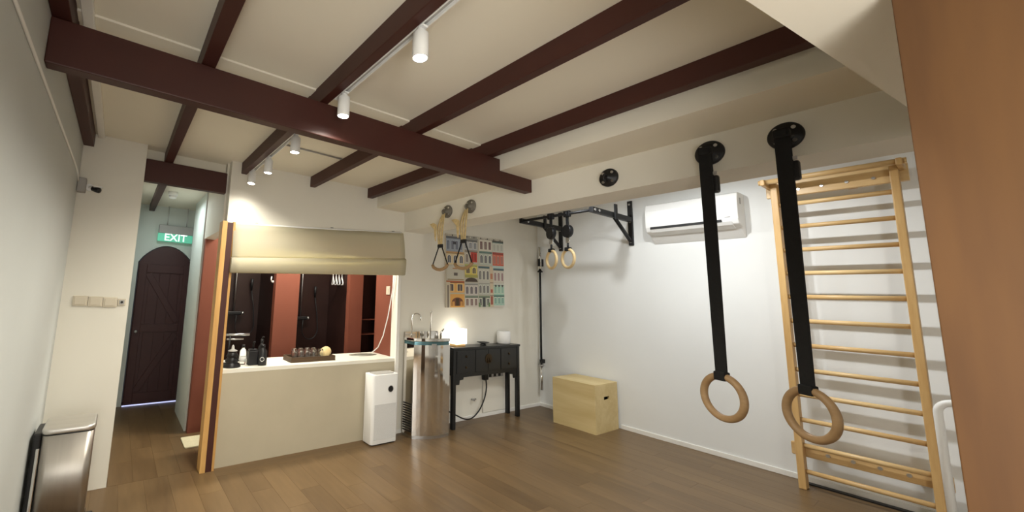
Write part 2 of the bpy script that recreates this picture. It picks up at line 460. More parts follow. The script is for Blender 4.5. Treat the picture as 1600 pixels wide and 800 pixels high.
# opening trims
t1 = struct(box(0.838, 0.892, 4.172, 4.30, 0, 2.335).build('trim_1', beam_m), 'dark red door post with pale wood edges left of the counter', 'trim')
box(0.790, 0.838, 4.165, 4.31, 0, 2.345).build('wood_strip', oakstrip, t1, 0.003)
box(0.892, 0.915, 4.168, 4.26, 0, 2.345).build('wood_strip', oakstrip, t1, 0.002)
t2 = struct(box(2.950, 2.996, YF - 0.03, YF, 0, 2.33).build('trim_2', trimw, bevel=0.004), 'white vertical frame strip at the right end of the counter', 'trim')
struct(MB().tube([(XL + 0.006, -2.5, 2.56), (XL + 0.006, 1.6, 2.565), (XL + 0.006, 3.9, 2.585), (XL + 0.006, 4.10, 2.57), (XL + 0.006, 4.21, 2.52)], 0.007, 8).build('trim_3', paint_w), 'thin cream conduit along the left wall', 'trim')
struct(box(-0.285, -0.235, -2.5, YS, ZC - 0.03, ZC).build('trim_4', trimw, bevel=0.004), 'white conduit box on the ceiling beside the leftmost joist', 'trim')
struct(MB().tube([(1.05, 3.41, ZC - 0.008), (1.69, 3.43, ZC - 0.008)], 0.008, 8).build('trim_5', greyp), 'thin grey conduit on the ceiling between two joists', 'trim')

# ------------------------------------------------------------------ beams and joists
ZJ = 2.865
jl = [(-0.385 + 0.006, -0.305, 'leftmost dark red joist against the left wall'),
      (0.244, 0.316, 'dark red joist that runs on toward the exit corridor'),
      (0.935, 0.990, 'dark red joist with the white light track along it'),
      (1.696, 1.758, 'dark red joist right of the light track, second from the right'),
      (2.459, 2.534, 'rightmost dark red joist, next to the boxed ceiling step')]
for x0, x1, lab in jl:
    y1 = YS - 0.001 if x0 < 0.2 and x1 < 0 else (4.42 if x0 < 0.3 else YF)
    o = box(x0, x1, -2.55, y1, ZJ, ZC).build('ceiling_joist', beam_m, bevel=0.004)
    tag(o, lab, 'joist', 'dark red ceiling joists')
o = box(0.262, 0.334, 4.42, YDOOR - 0.005, 2.80, 2.89).build('ceiling_joist', beam_m, bevel=0.004)
tag(o, 'short dark red joist inside the corridor above the exit sign', 'joist')
o = box(XL, XB, 2.244, 2.322, 2.642, ZJ - 0.001).build('ceiling_beam', beam_m, bevel=0.006)
tag(o, 'big dark red beam crossing the whole ceiling under the joists', 'beam')
o = box(0.094, 0.819, 4.30, 4.38, 2.65, ZJ - 0.001).build('ceiling_beam', beam_m, bevel=0.006)
tag(o, 'short dark red beam over the corridor entrance', 'beam')

# ------------------------------------------------------------------ track lights
def track(y0, y1, lab):
    r = thing('light_track', lab, 'track', (1.012, (y0 + y1) / 2, 2.868), 'white ceiling light tracks')
    MB().box(0.993, 1.031, y0, y1, 2.892, 2.905).box(0.993, 0.9995, y0, y1, 2.868, 2.892).box(1.0245, 1.031, y0, y1, 2.868, 2.892).build('rail', whitep, r)
    box(0.9995, 1.0245, y0 + 0.01, y1 - 0.01, 2.884, 2.8919).build('conductor', greyp, r)
    MB().box(0.992, 1.032, y0 - 0.012, y0, 2.866, 2.906).build('end_cap', whitep, r)
    MB().box(0.992, 1.032, y1, y1 + 0.012, 2.866, 2.906).build('end_cap', whitep, r)
    for yy_ in (y0 + 0.2, y1 - 0.26): MB().box(1.0, 1.024, yy_, yy_ + 0.06, 2.9049, ZC).build('bracket', whitep, r)
track(-0.6, 2.16, 'white light track in the near bay of the ceiling')
track(2.42, 4.12, 'white light track in the far bay behind the big beam')

spots = [(1.012, 1.325, (1.05, 1.35, 0), 'nearest white track spotlight, largest of the row', 34),
         (1.012, 2.067, (1.0, 2.15, 0), 'white track spotlight hanging just in front of the big beam', 38),
         (1.012, 2.862, (0.8, 2.95, 0), 'first white track spotlight behind the big beam', 30),
         (1.012, 3.53, (0.8, 3.7, 0.0), 'middle white track spotlight of the far bay', 30),
         (1.0, 4.02, (0.55, 3.50, 1.3), 'farthest small white spotlight, tilted toward the room', 6)]
for x, y, tg, lab, pw in spots:
    top = Vector((x, y, 2.87)); d = (Vector(tg) - Vector((x, y, 2.80))).normalized()
    if abs(d.z) > 0.9: d = (d + Vector((0, 0, -2.5))).normalized()
    r = thing('track_spotlight', lab, 'spotlight', (x, y, 2.73), 'white track spotlights')
    MB().cyl((x, y, 2.842), (x, y, 2.868), 0.018).build('stem', whitep, r)
    MB().box(x - 0.013, x + 0.013, y - 0.035, y + 0.035, 2.858, 2.8685).build('adapter', whitep, r, 0.002)
    a = Vector((x, y, 2.846)); b = a + d * 0.125
    MB().lathe(a, [(0.030, 0), (0.036, 0.006), (0.037, 0.118), (0.034, 0.125), (0.031, 0.120)], 28, d).build('lamp_body', whitep, r)
    MB().cyl(a + d * 0.1205, a + d * 0.1222, 0.0305, n=24).build('lens', bulb, r)
    lamp_spot(b + d * 0.01, b + d, pw, WARM, 155, 0.75, 0.03)

# ------------------------------------------------------------------ corridor door, exit sign, lamp
dr = tag(MB().prism([(ax0 + 0.012, 0.005)] + [(p[0] * 0.966 + 0.0194, p[1] - 0.012) for p in pts] + [(ax1 - 0.012, 0.005)], YDOOR, YDOOR + 0.05, 'y').build('door_1', door_m), 'dark maroon arched plank door at the corridor end', 'door', kind='structure')
for k in range(5):
    xa = ax0 + 0.03 + k * 0.134
    box(xa, xa + 0.13, YDOOR - 0.010, YDOOR, 0.03, 2.02).build('plank', door_m, dr, 0.0015)
def bar2(p, q, wd_, y0, y1):
    p = Vector((p[0], 0, p[1])); q = Vector((q[0], 0, q[1])); d = (q - p).normalized(); n = Vector((-d.z, 0, d.x)) * wd_ / 2
    return [(v.x, v.z) for v in (p - n, q - n, q + n, p + n)]
y0, y1 = YDOOR - 0.028, YDOOR - 0.010
box(ax0 + 0.02, ax0 + 0.12, y0, y1, 0.03, 2.0).build('stile', door_m, dr, 0.004)
box(ax1 - 0.12, ax1 - 0.02, y0, y1, 0.03, 2.0).build('stile', door_m, dr, 0.004)
for z0, z1 in ((0.03, 0.17), (1.02, 1.13), (1.88, 2.0)):
    box(ax0 + 0.12, ax1 - 0.12, y0, y1, z0, z1).build('rail', door_m, dr, 0.004)
MB().prism(bar2((ax0 + 0.15, 1.86), (ax1 - 0.15, 1.16), 0.085, 0, 0), y0 + 0.003, y1, 'y').build('brace', door_m, dr, 0.004)
MB().prism(bar2((ax1 - 0.15, 0.99), (ax0 + 0.15, 0.20), 0.085, 0, 0), y0 + 0.003, y1, 'y').build('brace', door_m, dr, 0.004)
box(ax0 + 0.01, ax1 - 0.01, YDOOR - 0.012, YDOOR - 0.002, 0.0, 0.012).build('light_leak_strip', gap_glow, dr)  # glowing strip stands for bluish light leaking under the door
MB().lathe((ax0 + 0.07, y0, 1.03), [(0.012, 0), (0.012, 0.02), (0.022, 0.03), (0.018, 0.045)], 14, (0, -1, 0)).build('door_knob', steel, dr)

ex = thing('exit_sign', 'green illuminated EXIT sign above the arched door', 'sign', (0.645, 6.84, 2.37))
MB().box(0.415, 0.878, 6.81, 6.87, 2.475, 2.60).build('housing', greyp, ex, 0.006)
gp = box(0.408, 0.878, 6.825, 6.86, 2.355, 2.475).build('light_panel', exit_g, ex, 0.004)
fc = bpy.data.curves.new('exit_text', 'FONT'); fc.body = 'EXIT'; fc.size = 0.15 * S; fc.align_x = 'CENTER'; fc.align_y = 'CENTER'; fc.extrude = 0.001
fc.offset = 0.0012
to = bpy.data.objects.new('exit_text', fc); COL.objects.link(to)
bpy.context.view_layer.update()
me = bpy.data.meshes.new_from_object(to.evaluated_get(bpy.context.evaluated_depsgraph_get()))
bpy.data.objects.remove(to)
me.transform(Matrix.Translation((Vector((0.645, 6.822, 2.415)) - Vector((0.645, 6.84, 2.37))) * S) @ Matrix.Rotation(R(90), 4, 'X'))
me.materials.append(exit_w)
lo = bpy.data.objects.new('lettering', me); COL.objects.link(lo); lo.parent = gp; tag(lo, 'white letters reading EXIT')
for x in (0.52, 0.78): MB().cyl((x, 6.84, 2.60), (x, 6.84, 2.89), 0.006, n=8).build('hanger_rod', steel, ex)
cl = thing('ceiling_lamp', 'small white round lamp on the corridor ceiling', 'lamp', (0.46, 5.75, 2.80))
MB().lathe((0.46, 5.75, 2.84), [(0.05, 0), (0.055, 0.01), (0.055, 0.05)], 20).build('base', whitep, cl)
MB().lathe((0.46, 5.75, 2.80), [(0.02, 0), (0.04, 0.008), (0.048, 0.039)], 20).build('diffuser', whitep, cl)

# ------------------------------------------------------------------ left: switches, camera, bin
for i, (x0, lab) in enumerate(((-0.302, 'leftmost beige switch plate of the three on the corridor wall'), (-0.198, 'middle beige switch plate of the three on the corridor wall'), (-0.094, 'right beige switch plate of the three, beside the small socket'))):
    z0 = 1.490 - 0.004 * i
    r = thing('switch_plate', lab, 'switch', (x0 + 0.05, YS - 0.01, z0), 'beige switch plates')
    box(x0, x0 + 0.101, YS - 0.012, YS, z0, z0 + 0.085).build('plate', switchm, r, 0.004)
    box(x0 + 0.012, x0 + 0.089, YS - 0.016, YS - 0.012, z0 + 0.012, z0 + 0.073).build('rocker', switchm, r, 0.002)
r = thing('key_switch', 'small grey square key socket right of the switch plates', 'switch', (0.04, YS - 0.01, 1.50))
box(0.012, 0.070, YS - 0.012, YS, 1.498, 1.556).build('plate', switchm, r, 0.003)
box(0.022, 0.060, YS - 0.015, YS - 0.012, 1.508, 1.546).build('insert', greyp, r, 0.001)
MB().cyl((0.041, YS - 0.0149, 1.527), (0.041, YS - 0.019, 1.527), 0.010, n=12).build('key_hole', slotd, r)

r = thing('junction_box', 'grey junction box in the corner under the conduit', 'box', (-0.34, 4.22, 2.44))
box(XL + 0.001, -0.318, 4.19, YS - 0.001, 2.445, 2.565).build('box_body', greyp, r, 0.005)
box(XL + 0.006, -0.323, 4.184, 4.19, 2.452, 2.558).build('cover', greyp, r, 0.003)
r = thing('security_camera', 'small black and white security camera on the cream wall', 'camera', (-0.25, 4.2, 2.44))
MB().cyl((-0.295, YS, 2.50), (-0.295, YS - 0.02, 2.50), 0.03, n=18).build('wall_mount', whitep, r)
MB().tube([(-0.295, YS - 0.02, 2.50), (-0.285, 4.20, 2.50), (-0.255, 4.17, 2.475)], 0.009, 8).build('arm', whitep, r)
MB().lathe((-0.275, 4.175, 2.480), [(0.010, 0), (0.020, 0.008), (0.024, 0.04), (0.024, 0.066), (0.019, 0.072)], 18, (0.8, -0.5, -0.25)).build('camera_body', blackp, r)
MB().box(-0.262, -0.20, 4.10, 4.165, 2.484, 2.492).build('hood', whitep, r, 0.002)

bn = thing('step_bin', 'tall brushed steel pedal bin against the left wall', 'bin', (-0.17, 3.75, 0))
def rrect(x0, x1, y0, y1, rad, n=6, taper=None):
    out = []
    for cx, cy, a in ((x1 - rad, y0 + rad, -90), (x1 - rad, y1 - rad, 0), (x0 + rad, y1 - rad, 90), (x0 + rad, y0 + rad, 180)):
        for k in range(n + 1):
            t = R(a + 90 * k / n); out.append((cx + rad * math.cos(t), cy + rad * math.sin(t)))
    return out
MB().prism(rrect(-0.318, -0.030, 3.60, 3.92, 0.045), 0.03, 0.655, 'z', True).build('body', brushed, bn)
MB().prism(rrect(-0.322, -0.026, 3.596, 3.924, 0.047), 0.0, 0.03, 'z', True).build('base', blackp, bn)
MB().prism(rrect(-0.322, -0.024, 3.594, 3.926, 0.048), 0.662, 0.698, 'z', True).build('lid', brushed_l, bn, 0.012, seg=3)
MB().prism(rrect(-0.316, -0.032, 3.602, 3.918, 0.045), 0.655, 0.662, 'z', True).build('rim', blackp, bn)
box(-0.362, -0.319, 3.63, 3.89, 0.0, 0.67).build('hinge_cover', blackp, bn, 0.01)
MB().box(-0.338, -0.319, 3.612, 3.63, 0.02, 0.58).build('side_strip', chrome, bn, 0.004)
MB().box(-0.03, 0.018, 3.70, 3.82, 0.018, 0.036).build('pedal', blackp, bn, 0.008)

# ------------------------------------------------------------------ counter
ct = thing('counter', 'beige plastered counter with white top under the roman blind', 'counter', (1.94, YF, 0))
box(0.9155, 2.9495, YF - 0.002, 4.33, 0, 0.862).build('front_panel', plaster, ct)
def top_with_hole(x0, x1, y0, y1, cx, cy, rx, ry, z0, z1, n=40):
    mb = MB(); ring = []; outer = []
    for k in range(n):
        t = 2 * math.pi * k / n; c, s_ = math.cos(t), math.sin(t)
        ring.append((cx + rx * c, cy + ry * s_))
        ts = []
        if c > 1e-9: ts.append((x1 - cx) / c)
        if c < -1e-9: ts.append((x0 - cx) / c)
        if s_ > 1e-9: ts.append((y1 - cy) / s_)
        if s_ < -1e-9: ts.append((y0 - cy) / s_)
        tt = min(ts); outer.append((cx + tt * c, cy + tt * s_))
    # snap nearest samples to the rectangle corners
    for q in ((x0, y0), (x1, y0), (x0, y1), (x1, y1)):
        k = min(range(n), key=lambda i: (outer[i][0] - q[0]) ** 2 + (outer[i][1] - q[1]) ** 2); outer[k] = q
    vs = [(p[0], p[1], z) for z in (z1, z0) for ringset in (ring, outer) for p in ringset]
    fs = []
    for k in range(n):
        j = (k + 1) % n
        fs += [(k, j, n + j, n + k), (2 * n + k, 3 * n + k, 3 * n + j, 2 * n + j), (n + k, n + j, 3 * n + j, 3 * n + k), (k, 2 * n + k, 2 * n + j, j)]
    return mb.add(vs, fs)
BX, BY = 2.72, 4.60
top_with_hole(0.9155, 2.9695, YF - 0.004, 4.78, BX, BY, 0.20, 0.12, 0.862, 0.9).build('worktop', stone_w, ct)
bs = MB(Matrix.Translation((BX, BY, 0)) @ Matrix.Diagonal((1, 0.6, 1, 1)))
bs.lathe((0, 0, 0), [(0.202, 0.897), (0.19, 0.85), (0.14, 0.79), (0.05, 0.77), (0.03, 0.772)], 40).build('basin', ceram, ct)

# things on the counter
pg = thing('soap_dispenser', 'black stacked pagoda shaped dispenser at the left end of the counter', 'dispenser', (1.03, 4.33, 0.9))
MB().lathe((1.03, 4.33, 0.9), [(0.085, 0), (0.088, 0.012), (0.060, 0.045), (0.056, 0.05), (0.070, 0.058), (0.048, 0.095), (0.044, 0.10), (0.060, 0.107), (0.036, 0.15), (0.018, 0.155)], 28).build('body', blackp, pg)
MB().lathe((1.03, 4.33, 1.055), [(0.045, 0), (0.046, 0.006), (0.015, 0.02), (0.012, 0.05), (0.004, 0.062)], 20).build('cap', greyp, pg)
rk = thing('towel_rack', 'black metal rack with two horizontal bars behind the dispenser', 'rack', (1.10, 4.50, 0.9))
MB().cyl((1.03, 4.50, 0.9), (1.03, 4.50, 0.912), 0.06).build('base', blackm, rk)
MB().cyl((1.03, 4.50, 0.912), (1.03, 4.50, 1.20), 0.010).build('post', blackm, rk)
MB().cyl((0.99, 4.50, 1.20), (1.23, 4.50, 1.20), 0.012).build('bar', steel, rk)
MB().cyl((1.00, 4.50, 1.155), (1.17, 4.50, 1.155), 0.009).build('bar', steel, rk)
def bottle(x, y, h, r, lab, body, cap, extra=None):
    o = thing('bottle', lab, 'bottle', (x, y, 0.9))
    MB().lathe((x, y, 0.9), [(r * 0.95, 0), (r, 0.006), (r, h * 0.68), (r * 0.45, h * 0.82), (r * 0.4, h * 0.86)], 20).build('body', body, o)
    MB().lathe((x, y, 0.9 + h * 0.86), [(r * 0.45, 0), (r * 0.45, h * 0.14)], 14).build('cap', cap, o)
    return o
b1 = bottle(1.165, 4.45, 0.20, 0.036, 'clear bottle with a white label beside the pagoda dispenser', glass, blackp)
MB().lathe((1.165, 4.45, 0.93), [(0.0368, 0), (0.0368, 0.05)], 20).build('label_band', label_m, b1)
cp = thing('pump_box', 'square dark grey canister between the two bottles', 'canister', (1.25, 4.39, 0.9))
box(1.20, 1.295, 4.345, 4.435, 0.9, 1.045).build('body', blackm, cp, 0.008)
box(1.208, 1.287, 4.353, 4.427, 1.045, 1.062).build('lid', blackp, cp, 0.005)
MB().tube([(1.25, 4.39, 1.06), (1.25, 4.39, 1.13), (1.25, 4.34, 1.135)], 0.008, 8).build('pump', blackp, cp)
b2 = bottle(1.335, 4.33, 0.21, 0.046, 'black bottle with a white ring mark nearest the front edge', blackp, blackp)
MB().torus((1.335 - 0.0461 * 0.33, 4.33 - 0.0461 * 0.94, 0.965), 0.020, 0.0028, (-0.33, -0.94, 0), 24, 6).build('ring_mark', label_m, b2)
b3 = bottle(1.36, 4.46, 0.25, 0.036, 'tall black bottle behind the ring marked bottle', blackp, blackp)
MB().tube([(1.36, 4.46, 1.15), (1.36, 4.46, 1.175), (1.36, 4.41, 1.178)], 0.007, 8).build('pump', blackp, b3)

tr = thing('tray', 'dark wooden tray of drinking glasses on the counter', 'tray', (1.93, 4.45, 0.9))
tx0, tx1, ty0, ty1 = 1.655, 2.19, 4.335, 4.60
box(tx0, tx1, ty0, ty1, 0.9, 0.912).build('tray_base', walnut, tr)
for a in ((tx0, tx1, ty0, ty0 + 0.014), (tx0, tx1, ty1 - 0.014, ty1), (tx0, tx0 + 0.014, ty0 + 0.014, ty1 - 0.014), (tx1 - 0.014, tx1, ty0 + 0.014, ty1 - 0.014)):
    box(a[0], a[1], a[2], a[3], 0.912, 0.955).build('tray_side', walnut, tr, 0.003)
gprof = [(0.0355, 0), (0.034, 0.04), (0.031, 0.112), (0.024, 0.119), (0.001, 0.119), (0.001, 0.112), (0.026, 0.108), (0.031, 0.04), (0.033, 0)]
labs = ['first', 'second', 'third', 'fourth', 'fifth']
for row, yy in ((0, 4.395), (1, 4.49)):
    for k in range(5 if row == 0 else 4):
        x = 1.712 + k * 0.078 + row * 0.03
        g = MB().lathe((x, yy, 0.9121), gprof, 22).build('drinking_glass', glass)
        tag(g, '%s upturned clear glass from the left in the %s row of the tray' % (labs[k], 'front' if row == 0 else 'back'), 'glass', 'upturned glasses on the tray')
for k, (x, lab) in enumerate(((2.098, 'nearer pale round cork coaster leaning in the tray'), (2.132, 'farther pale round cork coaster leaning behind the other'))):
    d = Vector((-0.45, -0.75, 0.42)).normalized()
    o = MB().lathe((x + 0.0, 4.43 + k * 0.045, 0.912 + 0.066), [(0.058, 0), (0.062, 0.004), (0.062, 0.018), (0.058, 0.022)], 28, d).build('coaster', birch)
    tag(o, lab, 'coaster', 'round coasters on the tray')
c = MB(); pts_c = [(2.945, 4.26, 1.95), (2.935, 4.30, 1.70), (2.925, 4.36, 1.40), (2.92, 4.45, 1.15), (2.925, 4.57, 0.99), (2.935, 4.68, 0.93), (2.94, 4.73, 0.906)]
c.tube(pts_c, 0.007, 8)
tag(c.build('blind_cord', whitep), 'white cord hanging from the blind down to the counter', 'cord')
r = thing('wall_socket', 'beige socket plate on the orange wall above the counter', 'socket', (2.965, 4.43, 1.68))
box(2.957, 2.9695, 4.39, 4.475, 1.68, 1.79).build('plate', switchm, r, 0.003)
box(2.953, 2.957, 4.41, 4.455, 1.71, 1.76).build('rocker', switchm, r, 0.001)

# roman blind
bl = thing('roman_blind', 'pale olive linen roman blind above the counter opening', 'blind', (1.95, 4.15, 1.88))
def strip(prof_l, prof_r, name, nseg=24, sag=0.0):
    mb = MB(); n = len(prof_l); vs = []
    for i in range(nseg + 1):
        t = i / nseg
        for (xl, yl, zl), (xr, yr, zr) in zip(prof_l, prof_r):
            wv = 0.004 * math.sin(t * 9.0 + zl * 7) + 0.003 * math.sin(t * 23)
            vs.append((xl + (xr - xl) * t, yl + (yr - yl) * t + wv, zl + (zr - zl) * t - sag * math.sin(math.pi * t)))
    fs = [(i * n + j, (i + 1) * n + j, (i + 1) * n + j + 1, i * n + j + 1) for i in range(nseg) for j in range(n - 1)]
    o = mb.add(vs, fs, True).build(name, linen, bl)
    sm = o.modifiers.new('thick', 'SOLIDIFY'); sm.thickness = 0.004; sm.offset = 0
    return o
xl, xr = 0.898, 3.000
ztl, ztr, zfl, zfr, zbl, zbr = 2.325, 2.475, 1.975, 2.130, 1.835, 1.932
strip([(xl, 4.185, ztl), (xl, 4.172, ztl - 0.06), (xl, 4.150, (ztl + zfl) / 2), (xl, 4.135, zfl + 0.03), (xl, 4.150, zfl)],
      [(xr, 4.185, ztr), (xr, 4.172, ztr - 0.06), (xr, 4.150, (ztr + zfr) / 2), (xr, 4.135, zfr + 0.03), (xr, 4.150, zfr)], 'upper_panel')
strip([(xl - 0.004, 4.150, zfl + 0.012), (xl - 0.004, 4.118, zfl), (xl - 0.004, 4.112, zfl - 0.05), (xl - 0.004, 4.128, zbl + 0.01), (xl - 0.004, 4.145, zbl), (xl - 0.004, 4.160, zbl + 0.015), (xl - 0.004, 4.165, zfl)],
      [(xr + 0.008, 4.150, zfr + 0.012), (xr + 0.008, 4.118, zfr), (xr + 0.008, 4.112, zfr - 0.05), (xr + 0.008, 4.128, zbr + 0.01), (xr + 0.008, 4.145, zbr), (xr + 0.008, 4.160, zbr + 0.015), (xr + 0.008, 4.165, zfr)], 'bottom_fold')
MB().tube([(xl, 4.19, ztl + 0.004), (xr - 0.02, 4.19, ztr + 0.004)], 0.011, 10).build('rail', whitep, bl)
for t in (0.11, 0.52, 0.93):
    x = xl + (xr - xl) * t; z = ztl + (ztr - ztl) * t
    MB().box(x - 0.012, x + 0.012, 4.185, YF - 0.0005, z + 0.004, z + 0.026).build('bracket', greyp, bl, 0.002)

# shower fittings seen through the opening
def shower(x, lab, hz):
    r = thing('shower_set', lab, 'shower', (x, 6.03, 1.0), 'dark wall mounted shower sets')
    MB().cyl((x, 6.03, hz), (x, 6.03, 2.35), 0.011, n=12).build('riser', steel, r)
    MB().tube([(x, 6.03, 2.35), (x, 5.98, 2.42), (x, 5.80, 2.44)], 0.011, 10).build('head_arm', steel, r)
    MB().lathe((x, 5.80, 2.40), [(0.11, 0), (0.11, 0.012), (0.02, 0.03)], 24).build('shower_head', blackm, r)
    MB().box(x - 0.10, x + 0.10, 5.98, 6.04, hz - 0.02, hz + 0.03).build('mixer', blackm, r, 0.01)
    for xa in (x - 0.13, x + 0.10): MB().cyl((xa, 6.0, hz + 0.005), (xa + 0.03, 6.0, hz + 0.005), 0.025, n=14).build('valve_knob', steel, r)
    MB().box(x - 0.03, x + 0.03, 6.04, 6.08, hz - 0.01, hz + 0.02).build('wall_flange', blackm, r)
    pts = [(x + 0.03, 5.985, hz - 0.02)] + [(x + 0.15 - 0.13 * math.cos(t), 5.98, hz - 0.16 - 0.16 * math.sin(t)) for t in [math.pi * k / 10 for k in range(11)]] + [(x + 0.26, 6.0, hz + 0.1), (x + 0.22, 6.02, hz + 0.35)]
    MB().tube(pts, 0.008, 8).build('hose', blackm, r)
    MB().tube([(x + 0.22, 6.02, hz + 0.33), (x + 0.215, 6.0, hz + 0.5)], [0.012, 0.022], 10).build('hand_shower', blackm, r)
shower(1.40, 'dark shower set in the left shower cubicle', 1.34)
shower(2.40, 'dark shower set in the wide middle shower cubicle', 1.27)
for k, z in enumerate((1.293, 1.071)):
    o = box(3.114, 3.499, 5.43, 5.619, z - 0.012, z).build('wall_shelf', terra)
    tag(o, 'upper thin shelf in the narrow dark niche' if k == 0 else 'lower thin shelf in the narrow dark niche', 'shelf', 'niche shelves')
rod = tag(MB().cyl((2.091, 5.56, 1.985), (2.884, 5.56, 1.985), 0.010, n=12).build('clothes_rod', steel), 'steel rod across the wide shower cubicle holding the hangers', 'rod')
hl = ['leftmost', 'second from left', 'third from left', 'rightmost']
for k in range(4):
    x = 2.70 + k * 0.05; dy = 0.0
    M = Matrix.Translation((x, 5.56, 1.995)) @ Matrix.Rotation(R(68), 4, 'Z')
    hk = [(0.014 * math.cos(t), 0, 0.014 * math.sin(t) - 0.002) for t in [R(a) for a in range(-10, 190, 25)]]
    hk = [(p[0], p[1], p[2]) for p in hk][::-1] + [(0.012, 0, -0.03), (0, 0, -0.06)]
    tri = [(0, 0, -0.06), (-0.19, 0, -0.16), (-0.20, 0, -0.178), (-0.19, 0, -0.19), (0.19, 0, -0.19), (0.20, 0, -0.178), (0.19, 0, -0.16), (0, 0, -0.06)]
    o = MB(M).tube(hk, 0.005, 6).tube(tri, 0.0075, 6).build('clothes_hanger', whitep)
    tag(o, '%s white clothes hanger on the cubicle rod' % hl[k], 'hanger', 'white clothes hangers')
o = MB().tube([(1.74, 5.455, 1.80), (1.725, 5.445, 1.80), (1.715, 5.44, 1.83), (1.72, 5.44, 1.87)], 0.008, 8)
o.cyl((1.7565, 5.455, 1.80), (1.735, 5.455, 1.80), 0.016, n=12)
tag(o.build('wall_hook', whitep), 'small white hook at the edge of the left cubicle', 'hook')
tag(MB().prism(rrect(0.755, 1.30, 4.86, 5.20, 0.02), 0.0005, 0.016, 'z').build('bath_mat', mat_mat, bevel=0.005), 'cream bath mat at the shower room doorway', 'mat')

# ------------------------------------------------------------------ air purifier
ap = thing('air_purifier', 'white tower air purifier with round black display beside the counter', 'air purifier', (2.675, 4.09, 0))
MB().prism(rrect(2.505, 2.855, 3.985, 4.185, 0.03), 0.012, 0.765, 'z', True).build('body', whitep, ap, 0.006)
MB().prism(rrect(2.515, 2.845, 3.995, 4.175, 0.03), 0.0, 0.012, 'z').build('foot', blackp, ap)
MB().prism(rrect(2.545, 2.815, 4.01, 4.16, 0.03), 0.765, 0.772, 'z').build('top_grille', greyp, ap)
MB().prism([(2.535, 0.06), (2.828, 0.06), (2.828, 0.44), (2.535, 0.44)], 3.9825, 3.9849, 'y').build('front_grille', grille, ap)
MB().cyl((2.745, 3.9848, 0.60), (2.745, 3.979, 0.60), 0.036, n=32).build('display', blackp, ap)
MB().torus((2.745, 3.979, 0.60), 0.036, 0.003, (0, -1, 0), 32, 6).build('display_ring', greyp, ap)

# ------------------------------------------------------------------ water dispenser
wd_ = thing('water_dispenser', 'mirror steel water dispenser with tall taps beside the black console', 'water dispenser', (3.3, 4.0, 0))
plan = [(3.045, 4.165), (3.063, 3.975)]
for k in range(1, 12):
    t = k / 12; x = 3.063 + (3.535 - 3.063) * t
    plan.append((x, 3.975 + (3.850 - 3.975) * t - 0.055 * math.sin(math.pi * t)))
plan += [(3.535, 3.850), (3.57, 4.165)]
cen = Vector((3.3, 4.03))
def scaled(p, f): return [(cen.x + (q[0] - cen.x) * f, cen.y + (q[1] - cen.y) * f) for q in p]
MB().prism(plan, 0.035, 1.085, 'z').build('cabinet', mirror, wd_)
MB().prism(scaled(plan, 0.985), 0.0, 0.035, 'z').build('kick_plate', steel, wd_)
MB().prism(scaled(plan, 0.965), 1.085, 1.125, 'z').build('splash_band', teal, wd_)
MB().prism(scaled(plan, 1.015), 1.125, 1.165, 'z').build('basin_rim', mirror, wd_, 0.006)
MB().box(3.05, 3.56, 4.15, 4.17, 1.165, 1.225).build('back_splash', mirror, wd_)
tb = [(3.085, 4.06, 1.165), (3.085, 4.06, 1.40)] + [(3.085 + 0.055 * (1 - math.cos(t)), 4.06 - 0.02 * (1 - math.cos(t)), 1.40 + 0.06 * math.sin(t)) for t in [math.pi * k / 8 for k in range(1, 9)]] + [(3.195, 4.02, 1.375)]
MB().tube(tb, 0.009, 10).build('gooseneck_tap', chrome, wd_)
MB().tube([(3.355, 4.02, 1.165), (3.355, 4.02, 1.47), (3.352, 4.00, 1.49)], 0.008, 10).build('slim_tap', chrome, wd_)
MB().lathe((3.44, 4.0, 1.165), [(0.028, 0), (0.022, 0.03), (0.024, 0.06), (0.015, 0.075)], 16).build('tap_valve', steel, wd_)
MB().tube([(3.53, 4.02, 1.165), (3.53, 4.02, 1.22), (3.56, 3.99, 1.27)], [0.014, 0.014, 0.009], 10).build('tap_lever', chrome, wd_)
for k in range(12):
    z = 0.07 + 0.028 * k
    MB().quad((3.044, 4.14, z), (3.0605, 3.99, z), (3.0605, 3.99, z + 0.014), (3.044, 4.14, z + 0.014)).build('vent_slat', slotd, wd_).modifiers.new('thick', 'SOLIDIFY').thickness = 0.004
box(3.26, 3.33, 3.858, 3.89, 1.05, 1.10).build('name_badge', greyp, wd_)

# ------------------------------------------------------------------ black console
cs = thing('console_table', 'black lacquered console table with doors under the painting', 'table', (4.38, 4.09, 0))
dx0, dx1, dy0, dy1 = 3.715, 5.035, 3.975, 4.205
box(dx0 - 0.008, dx1 + 0.008, dy0 - 0.008, dy1 + 0.004, 0.992, 1.022).build('table_top', lacquer, cs, 0.004)
box(dx0 + 0.012, dx1 - 0.012, dy0 + 0.01, dy1 - 0.004, 0.66, 0.992).build('carcass', lacquer, cs)
for x in (dx0, dx1 - 0.052):
    for y in (dy0, dy1 - 0.052):
        box(x, x + 0.052, y, y + 0.052, 0, 0.992).build('leg', lacquer, cs, 0.005)
ap_ = [(dx0 + 0.052, 0.66), (dx0 + 0.052, 0.545), (dx0 + 0.12, 0.545), (dx0 + 0.13, 0.60), (dx0 + 0.19, 0.605), (dx0 + 0.20, 0.635), (dx1 - 0.20, 0.635), (dx1 - 0.19, 0.605), (dx1 - 0.13, 0.60), (dx1 - 0.12, 0.545), (dx1 - 0.052, 0.545), (dx1 - 0.052, 0.66)]
MB().prism(ap_, dy0 + 0.012, dy0 + 0.028, 'y').build('apron', lacquer, cs)
